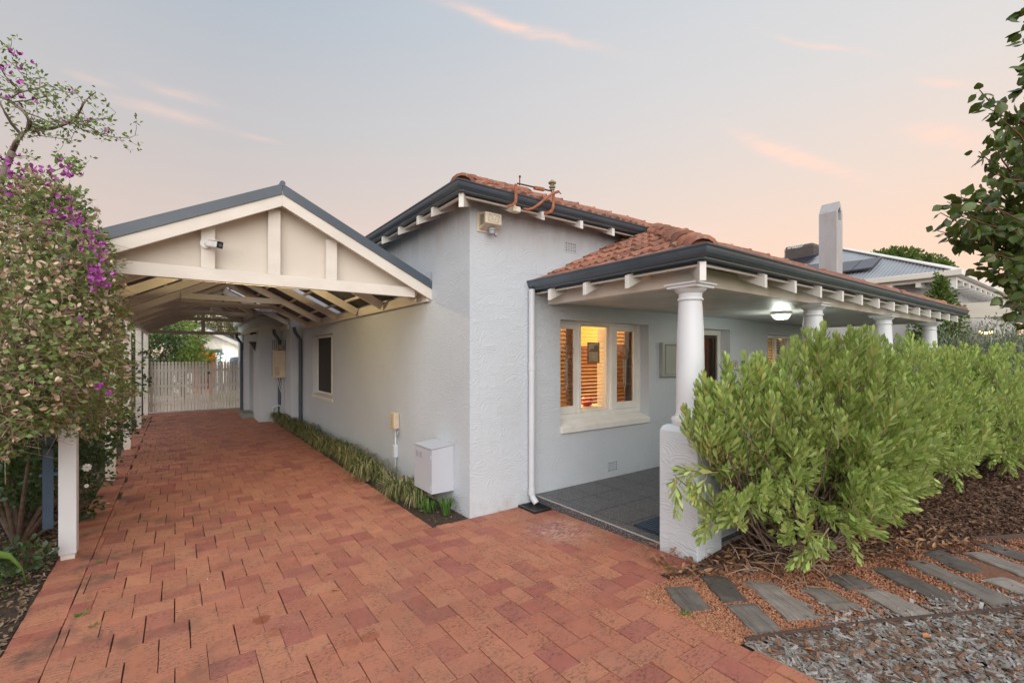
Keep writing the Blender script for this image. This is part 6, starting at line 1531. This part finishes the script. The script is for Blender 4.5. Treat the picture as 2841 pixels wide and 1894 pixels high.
# ================================================================== BACKYARD THROUGH THE CARPORT
gp = lambda x, y, Y: at_y(340 + x / 4.48, 850 + y / 4.48, Y)
YB = 27.0
struct(MB().add([(-6, 17.8, -.03), (8, 17.8, -.03), (8, 27, -.03), (-6, 27, -.03)], [(0, 1, 2, 3)]).build('backyard_paving', mat('pale_pavers', (.38, .33, .28), (.30, .25, .2), rough=.9, ns=6)))
struct(MB().add([(1.3, 19, -.02), (2.2, 19, -.02), (2.2, 26, -.02), (1.3, 26, -.02)], [(0, 1, 2, 3)]).build('lawn_strip', mat('lawn_green', (.12, .25, .04), rough=.9)))
gf = thing('garden_studio', 'cream gabled garden studio with blue trim and an open lit doorway, beyond the picket gate', 'building', (1.5, YB, 0))
ap_ = gp(985, 232, YB); er = gp(1440, 432, YB); erb = gp(1435, 470, YB); wr = gp(1452, 500, YB)
hw_ = er.x - ap_.x; sl_ = (ap_.z - er.z) / hw_
xl, xr = ap_.x - hw_ + .35, wr.x; dl_, dr_ = gp(890, 600, YB).x, gp(1160, 600, YB).x; dt = gp(1000, 572, YB).z
MB().prism([(xl, YB, -.1), (dl_, YB, -.1), (dl_, YB, dt), (dr_, YB, dt), (dr_, YB, -.1), (xr, YB, -.1), (xr, YB, erb.z - .05), (ap_.x, YB, ap_.z - .12), (xl, YB, erb.z - .05)], (0, .2, 0)).build('wall', CREAM, gf)
for s_ in (-1, 1):
    MB().prism([(ap_.x, YB - .35, ap_.z - .06), (ap_.x + s_ * hw_, YB - .35, er.z - .06), (ap_.x + s_ * hw_, YB - .35, er.z - .26), (ap_.x, YB - .35, ap_.z - .26)], (0, .05, 0)).build('barge_board', WHITE, gf)
    MB().prism([(ap_.x, YB - .38, ap_.z + .02), (ap_.x + s_ * (hw_ + .05), YB - .38, er.z), (ap_.x + s_ * (hw_ + .05), YB - .38, er.z - .07), (ap_.x, YB - .38, ap_.z - .06)], (0, 6, 0)).build('roof', SLATE, gf)
h0 = gp(870, 555, YB); h1 = gp(1243, 572, YB)
MB().box(h0.x, h1.x, YB - .06, YB - .002, h1.z - .02, h1.z + .14).build('door_header', SLATE, gf)
im = MB(); im.add([(dl_ - .5, YB + .21, 0), (dr_ + .5, YB + .21, 0), (dr_ + .5, YB + 3, 0), (dl_ - .5, YB + 3, 0), (dl_ - .5, YB + .21, 2.5), (dr_ + .5, YB + .21, 2.5), (dr_ + .5, YB + 3, 2.5), (dl_ - .5, YB + 3, 2.5)], [(0, 1, 2, 3), (7, 6, 5, 4), (1, 5, 6, 2), (2, 6, 7, 3), (3, 7, 4, 0)])
im.build('room_lining', mat('orange_room', (.75, .40, .12), rough=.6), gf); light('studio_lamp', ((dl_ + dr_) / 2, YB + 1.6, 2.1), 26, (1, .55, .16), .15)
MB().box(dl_ + .3, dr_ - .1, YB + 1.8, YB + 2.2, 0, 1.55).build('shelving', WOODFR, gf)
MB().box(dr_ - .02, gp(1213, 600, YB).x, YB - .06, YB - .01, 0, dt).build('curtain_panel', mat('pale_blue_panel', (.50, .56, .62), rough=.7), gf)
MB().box(gp(1215, 600, YB).x, gp(1284, 600, YB).x, YB - .07, YB - .02, 0, gp(1250, 580, YB).z).build('door', SLATE, gf)
MB().box(gp(1226, 600, YB).x, gp(1272, 600, YB).x, YB - .08, YB - .071, .3, gp(1250, 610, YB).z).build('door_panel', WHITE, gf)
lv = MB().box(gp(1328, 600, YB).x, gp(1450, 600, YB).x, YB - .06, YB - .01, 0, gp(1400, 625, YB).z).build('louvre_door', SLATE, gf)
b = MB(); z = .15
while z < gp(1400, 625, YB).z - .1: b.box(gp(1338, 600, YB).x, gp(1442, 600, YB).x, YB - .085, YB - .061, z, z + .05); z += .09
link('louvres', b.mesh('louvres', SLATE), lv)
pl_ = gp(1305, 612, YB - .2); tag(MB().lathe([(.05, -.15), (.09, -.1), (.11, .08), (.02, .16)], tuple(pl_), 12).build('wall_lamp', BULB, smooth=True), 'bright lit wall lamp between the doors of the garden studio', 'lamp'); light('studio_wall_bulb', tuple(pl_ + Vector((0, -.2, .05))), 3, (1, .97, .88), .05)
b = MB(); o_ = lambda x, y: gp(x, y, YB - .05)
for pts, r_ in [([(985, 545), (990, 500), (985, 470), (975, 440), (985, 425)], .05), ([(985, 500), (1010, 510), (1020, 530)], .03), ([(985, 500), (960, 495), (950, 520)], .03), ([(990, 545), (1015, 545)], .05), ([(985, 455), (1005, 450)], .03), ([(960, 490), (1015, 495)], .035)]: b.tube([o_(*q) for q in pts], r_, 6)
tag(b.build('wall_sculpture', RUST, smooth=True), 'small rusty metal figure fixed to the studio gable wall', 'sculpture')
tag(MB().box(gp(1455, 500, 22).x, 4.2, 22, 22.2, -.1, gp(1470, 390, 22).z).build('boundary_wall', mat('pale_blue_render', (.55, .59, .64), rough=.8)), 'pale blue rendered wall just left of the rear downpipe, beyond the gate', 'wall')
BT = 'trees and bushes beyond the picket gate'
bush('tree', 'dark dense tree beyond the gate at the left, below the carport chord', 'tree', (-1.2, 20.5, 0), [(tuple(gp(380, 450, 20)), (1.0, .9, .95)), (tuple(gp(300, 560, 20)), (.8, .8, .8)), (tuple(gp(480, 600, 20)), (.8, .8, .7)), ((-1, 20, .8), (1.4, .8, .8))], 5000, (.07, .12), CAMEL, BT, seed=81, ns=1.5)
bush('tree', 'bright yellow-green tree with drooping leaves beyond the gate, left of the studio', 'tree', (.2, 22.5, 0), [(tuple(gp(600, 280, 22)), (1.1, 1, 1.0)), (tuple(gp(700, 400, 22)), (1.0, .9, .8)), (tuple(gp(760, 560, 22)), (.8, .8, .7)), (tuple(gp(850, 650, 22)), (.7, .6, .5)), (tuple(gp(500, 260, 23)), (.9, .8, .7))], 5200, (.10, .19), TREEY, BT, droop=.9, wid=.4, seed=82, ns=1.5)
bush('tree', 'tall dry olive-green tree rising behind the studio roof', 'tree', (4, 40, 0), [(tuple(gp(900, 200, 40)), (2.2, 2, 1.6)), (tuple(gp(1150, 160, 40)), (2.4, 2, 1.5)), (tuple(gp(1330, 260, 41)), (2.3, 2, 1.8)), (tuple(gp(1050, 300, 42)), (3, 2, 1.6)), (tuple(gp(1480, 330, 43)), (2, 2, 2)), (tuple(gp(700, 120, 42)), (1.5, 2, 1.2))], 9000, (.16, .34), GUM, BT, droop=.5, wid=.35, seed=83, ns=.6, tr=.25)
bush('palm_plant', 'arching palm-like plant in front of the lit studio doorway', 'plant', tuple(gp(1000, 900, 24) * Vector((1, 1, 0))) if False else (gp(960, 700, 24).x, 24, 0), [(tuple(gp(1000, 640, 24)), (.7, .4, .35)), (tuple(gp(960, 760, 24)), (.5, .4, .5))], 260, (.25, .45), TREEY, BT, wid=.18, seed=84, shell=(.2, .9))

# ================================================================== NEIGHBOUR'S HOUSE AND THE FAR RIGHT
nh = thing('neighbour_house', 'neighbouring house with a grey corrugated hip roof and white eaves, right of the chimney', 'house', (16.6, 3.2, 0))
NX, NY, NZ = 16.4, 2.9, 3.95; NS = .47; s_ = 3.69; RY2 = 8.8
A_ = Vector((NX + s_, NY + s_, NZ + NS * s_)); B2 = Vector((NX + s_, RY2, NZ + NS * s_)); NB = RY2 + s_
MB().prism([(NX + .5, NY + .5, 0), (NX + 14, NY + .5, 0), (NX + 14, NB, 0), (NX + .5, NB, 0)], (0, 0, NZ - .12)).build('wall', NWALL, nh)
def nrib(pts, e0, e1, top0, top1, nm):
    """ribbed sheet: eave e0->e1, top line top0->top1 (clipped by hips)"""
    b = MB(); e0, e1, top0, top1 = map(Vector, (e0, e1, top0, top1)); L = (e1 - e0).length; n = int(L / .10); d = (e1 - e0) / L
    nrm = (e1 - e0).cross(top0 - e0).normalized(); nrm = nrm if nrm.z > 0 else -nrm
    ta = (top0 - e0).dot(d); tb2 = (top1 - e0).dot(d); upv = (top0 - e0) - d * ta; H_ = upv.length; upv /= H_
    def hgt(u):
        if u < ta: return H_ * u / max(ta, 1e-6)
        if u > tb2: return H_ * (L - u) / max(L - tb2, 1e-6)
        return H_
    for k in range(n * 4 + 1):
        u = L * k / (n * 4); zz = .022 if k % 4 in (0, 1) else 0
        b.v += [tuple(e0 + d * u + nrm * zz), tuple(e0 + d * u + upv * hgt(u) + nrm * zz)]
    for k in range(n * 4): b.f.append([2 * k, 2 * k + 2, 2 * k + 3, 2 * k + 1]); b.mi.append(0)
    return b.build(nm, CORR, nh)
nrib(None, (NX, NY, NZ), (NX, NB, NZ), A_, B2, 'roof_sheeting'); nrib(None, (NX, NY, NZ), (NX + 15, NY, NZ), A_, (NX + 15 - s_, NY + s_, A_.z), 'roof_sheeting')
MB().add([(NX, NB, NZ), tuple(B2), (NX + 15, NB, NZ), tuple(A_), (NX + 15 - s_, NY + s_, A_.z)], [(0, 1, 2), (1, 3, 4, 2)]).build('roof', CORR, nh)
b = MB(); b.beam((NX, NY, NZ + .03), A_ + Vector((0, 0, .03)), .26, .03); b.beam(A_ + Vector((0, 0, .03)), B2 + Vector((0, 0, .03)), .26, .03); b.beam(B2 + Vector((0, 0, .03)), (NX, NB, NZ + .03), .26, .03); b.build('ridge_capping', WHITE, nh)
MB().box(NX - .14, NX - .002, NY - .14, NB, NZ - .15, NZ + .01).build('gutter', TRIM, nh, bevel=.02); MB().box(NX, NX + 15, NY - .14, NY - .002, NZ - .15, NZ + .01).build('gutter', TRIM, nh, bevel=.02)
MB().box(NX + .0, NX + .03, NY + .0, NB, NZ - .24, NZ - .152).build('fascia', TRIM, nh); MB().box(NX + .031, NX + 15, NY + .0, NY + .03, NZ - .24, NZ - .152).build('fascia', TRIM, nh)
for (zx_, zy_) in [(965, 745), (1200, 720)]:
    p = at_x(2150 + zx_ / 3.0159, 540 + zy_ / 3.0159, NX + .02); MB().box(NX - .02, NX + .5, p.y - .05, p.y + .05, NZ - .36, NZ - .24).build('rafter_tail', WHITE, nh)
for k in range(9): MB().box(NX + .6 + k * .75, NX + .7 + k * .75, NY - .03, NY + .5, NZ - .36, NZ - .24).build('rafter_tail', WHITE, nh)
MB().box(NX - .0, NX + .12, NY - .0, NY + .12, NZ - .48, NZ - .24).build('rafter_tail', WHITE, nh)
MB().box(15.3, 15.5, -1.5, 2.62, 2.62, 2.98).build('patio_beam', TRIM, nh); MB().box(15.5, 24, -1.5, 2.85, 2.90, 2.97).build('patio_roof', CORR, nh)
def on_plane(zx_, zy_, off=.16):
    x, y = 2150 + zx_ / 3.0159, 540 + zy_ / 3.0159; d = ray(x, y); z0 = NZ + off - NS * NX
    t_ = (z0 - CAM_Z) / (d[2] - NS * d[0]); return at_t(x, y, t_)
def panel(quad, label):
    P_ = [on_plane(*q) for q in quad]; nn = Vector((-NS, 0, 1)).normalized()
    t = thing('solar_panel', label, 'solar panel', tuple(P_[0]), 'solar panels on the neighbouring roof')
    b = MB(); b.hexa([tuple(q - nn * .04) for q in P_], [tuple(q) for q in P_]); b.build('frame', mat('panel_frame', (.10, .105, .12), rough=.4, metal=.5), t)
    c_ = sum(P_, Vector()) / 4; Q_ = [c_ + (q - c_) * .97 + nn * .004 for q in P_]; Q2 = [q + nn * .002 for q in Q_]
    MB().hexa([tuple(q) for q in Q_], [tuple(q) for q in Q2]).build('cells', SOLAR, t)
panel([(480, 655), (640, 632), (730, 545), (575, 562)], 'solar panel immediately right of the white chimney'); panel([(642, 632), (812, 610), (903, 517), (732, 545)], 'pointed end solar panel, farthest right on the neighbouring roof')
panel([(215, 645), (362, 620), (400, 572), (255, 590)], 'lower solar panel left of the white chimney, just over the tiles'); panel([(75, 552), (235, 525), (362, 500), (250, 575)], 'upper solar panel left of the white chimney, below the roof cooler')
cl_ = thing('roof_cooler', 'dark louvred evaporative cooler on the neighbouring roof left of the chimney', 'cooler', (19.9, 7.9, 5.3))
cx_, cy2 = 19.95, 7.9; b = MB(); b.hexa([(cx_ - .5, cy2 - .5, 5.4), (cx_ + .5, cy2 - .5, 5.4), (cx_ + .5, cy2 + .5, 5.4), (cx_ - .5, cy2 + .5, 5.4)], [(cx_ - .5, cy2 - .5, 6.02), (cx_ + .5, cy2 - .5, 6.02), (cx_ + .5, cy2 + .5, 6.02), (cx_ - .5, cy2 + .5, 6.02)])
KG = mat('dark_taupe_plastic', (.13, .115, .11), rough=.6); b.build('cabinet', KG, cl_, bevel=.05)
for k in range(10): MB().box(cx_ - .515, cx_ + .515, cy2 - .515, cy2 + .515, 5.42 + k * .052, 5.445 + k * .052).build('louvre', KG, cl_)
text_mesh('Breezair', .17, WHITEP, 'lettering', Matrix.Translation((cx_ - .52, cy2 + .12, 5.965)) @ Matrix.Rotation(-PI / 2, 4, 'Z') @ FACE_Y, cl_, .002, True, .3)
plm = thing('porch_lamp', 'glowing amber porch lamp among the grey-green foliage at the far right', 'lamp', (19.5, 2.6, 2.4))
q = at_t(2735, 924, 10.4); 
for dx_ in (-.07, 0, .07): MB().lathe([(.0, -.035), (.028, -.02), (.03, .015), (.0, .035)], (q.x + dx_, q.y - dx_, q.z + abs(dx_) * .3), 10).build('bulb', WARMB, plm, smooth=True)
MB().tube([(q.x, q.y, q.z), (q.x, q.y, q.z + .1)], .01, 6).build('stem', BLACK, plm)
bush('conifer', 'slim pointed young conifer in front of the neighbouring white wall', 'tree', (14.8, 2.9, 0), [((14.8, 2.9, 3.4), (.14, .14, .3)), ((14.8, 2.9, 3.05), (.28, .28, .3)), ((14.8, 2.9, 2.65), (.42, .42, .35)), ((14.8, 2.95, 2.3), (.55, .5, .35)), ((14.75, 2.95, 1.9), (.45, .45, .5))], 9000, (.06, .10), TREEG, None, seed=91, ns=7, nparts=0, shell=(.2, 1.1))
bush('olive_bush', 'wispy grey-green bush behind the last column at the far right', 'shrub', (13.4, 2.1, 0), [((13.2, 2.35, 1.55), (1.2, .6, .8)), ((14.2, 1.75, 1.6), (1.4, .7, .9)), ((15.0, 1.3, 1.5), (1.3, .6, .8)), ((13.6, 1.6, .9), (2.0, .6, .8)), ((14.2, .95, 1.35), (1.2, .6, 1.0)), ((12.6, 1.2, 1.2), (.9, .5, .8))], 30000, (.06, .10), OLIVE, None, seed=92, ns=2, wid=.32, shell=(.35, 1.12), droop=-.4)
bush('tree', 'round topped tree far behind the neighbouring roof', 'tree', (50.5, 12.4, 0), [((50.7, 12.9, 9.7), (2.2, 2.4, 1.2)), ((50.2, 14.2, 9.8), (1.5, 1.7, 1.0)), ((51.2, 11.2, 9.2), (1.6, 1.6, 1.1)), ((50.7, 10.1, 8.6), (1.2, 1.0, .9))], 7000, (.25, .42), TREEG, None, seed=93, ns=.7, tr=.3)
bush('shrub', 'dark green round bush seen between the second and third columns', 'shrub', (12.9, 5.2, 0), [((12.7, 5.2, 1.75), (.7, .7, .62)), ((12.8, 4.6, 1.0), (.9, .8, .9))], 3000, (.05, .09), TREEG, None, seed=94, ns=3)
bush('shrub', 'wispy grey bush against the pale wall between the third and last columns', 'shrub', (13.2, 3.4, 0), [((13.0, 3.5, 1.6), (.5, .4, .6)), ((13.3, 3.2, .9), (.8, .5, .9))], 1300, (.05, .08), OLIVE, None, seed=95, ns=4, wid=.35, shell=(.3, 1.2))
bush('hedge', 'distant green hedge along the street side beyond the shrubs', 'hedge', (22, -1, 0), [((20, -2, 1.2), (3, 1.5, 1.3)), ((24, -3, 1.4), (4, 2, 1.6)), ((17.5, -1.2, .9), (1.8, .8, 1.0))], 5000, (.12, .2), TREEG, None, seed=96, ns=1)
# roof of the house beyond, at the far right
fh = thing('far_house', 'grey metal roofed house farther back behind the pear leaves at the right edge', 'house', (28, 3.5, 0))
MB().box(24.5, 34, 4.0, 12, 0, 4.2).build('wall', NWALL, fh)
b = MB(); b.prism([(24, 3.4, 4.2), (24, 7.9, 6.4), (24, 12.4, 4.2)], (10.5, 0, 0)); b.build('roof', CORR, fh)
MB().add([(25, 4.0, 4.70), (29, 4.0, 4.70), (29, 6.6, 5.97), (25, 6.6, 5.97), (25, 4.0, 4.78), (29, 4.0, 4.78), (29, 6.6, 6.05), (25, 6.6, 6.05)], [(0, 3, 2, 1), (4, 5, 6, 7), (0, 1, 5, 4), (1, 2, 6, 5), (2, 3, 7, 6), (3, 0, 4, 7)]).build('solar_array', SOLAR, fh)
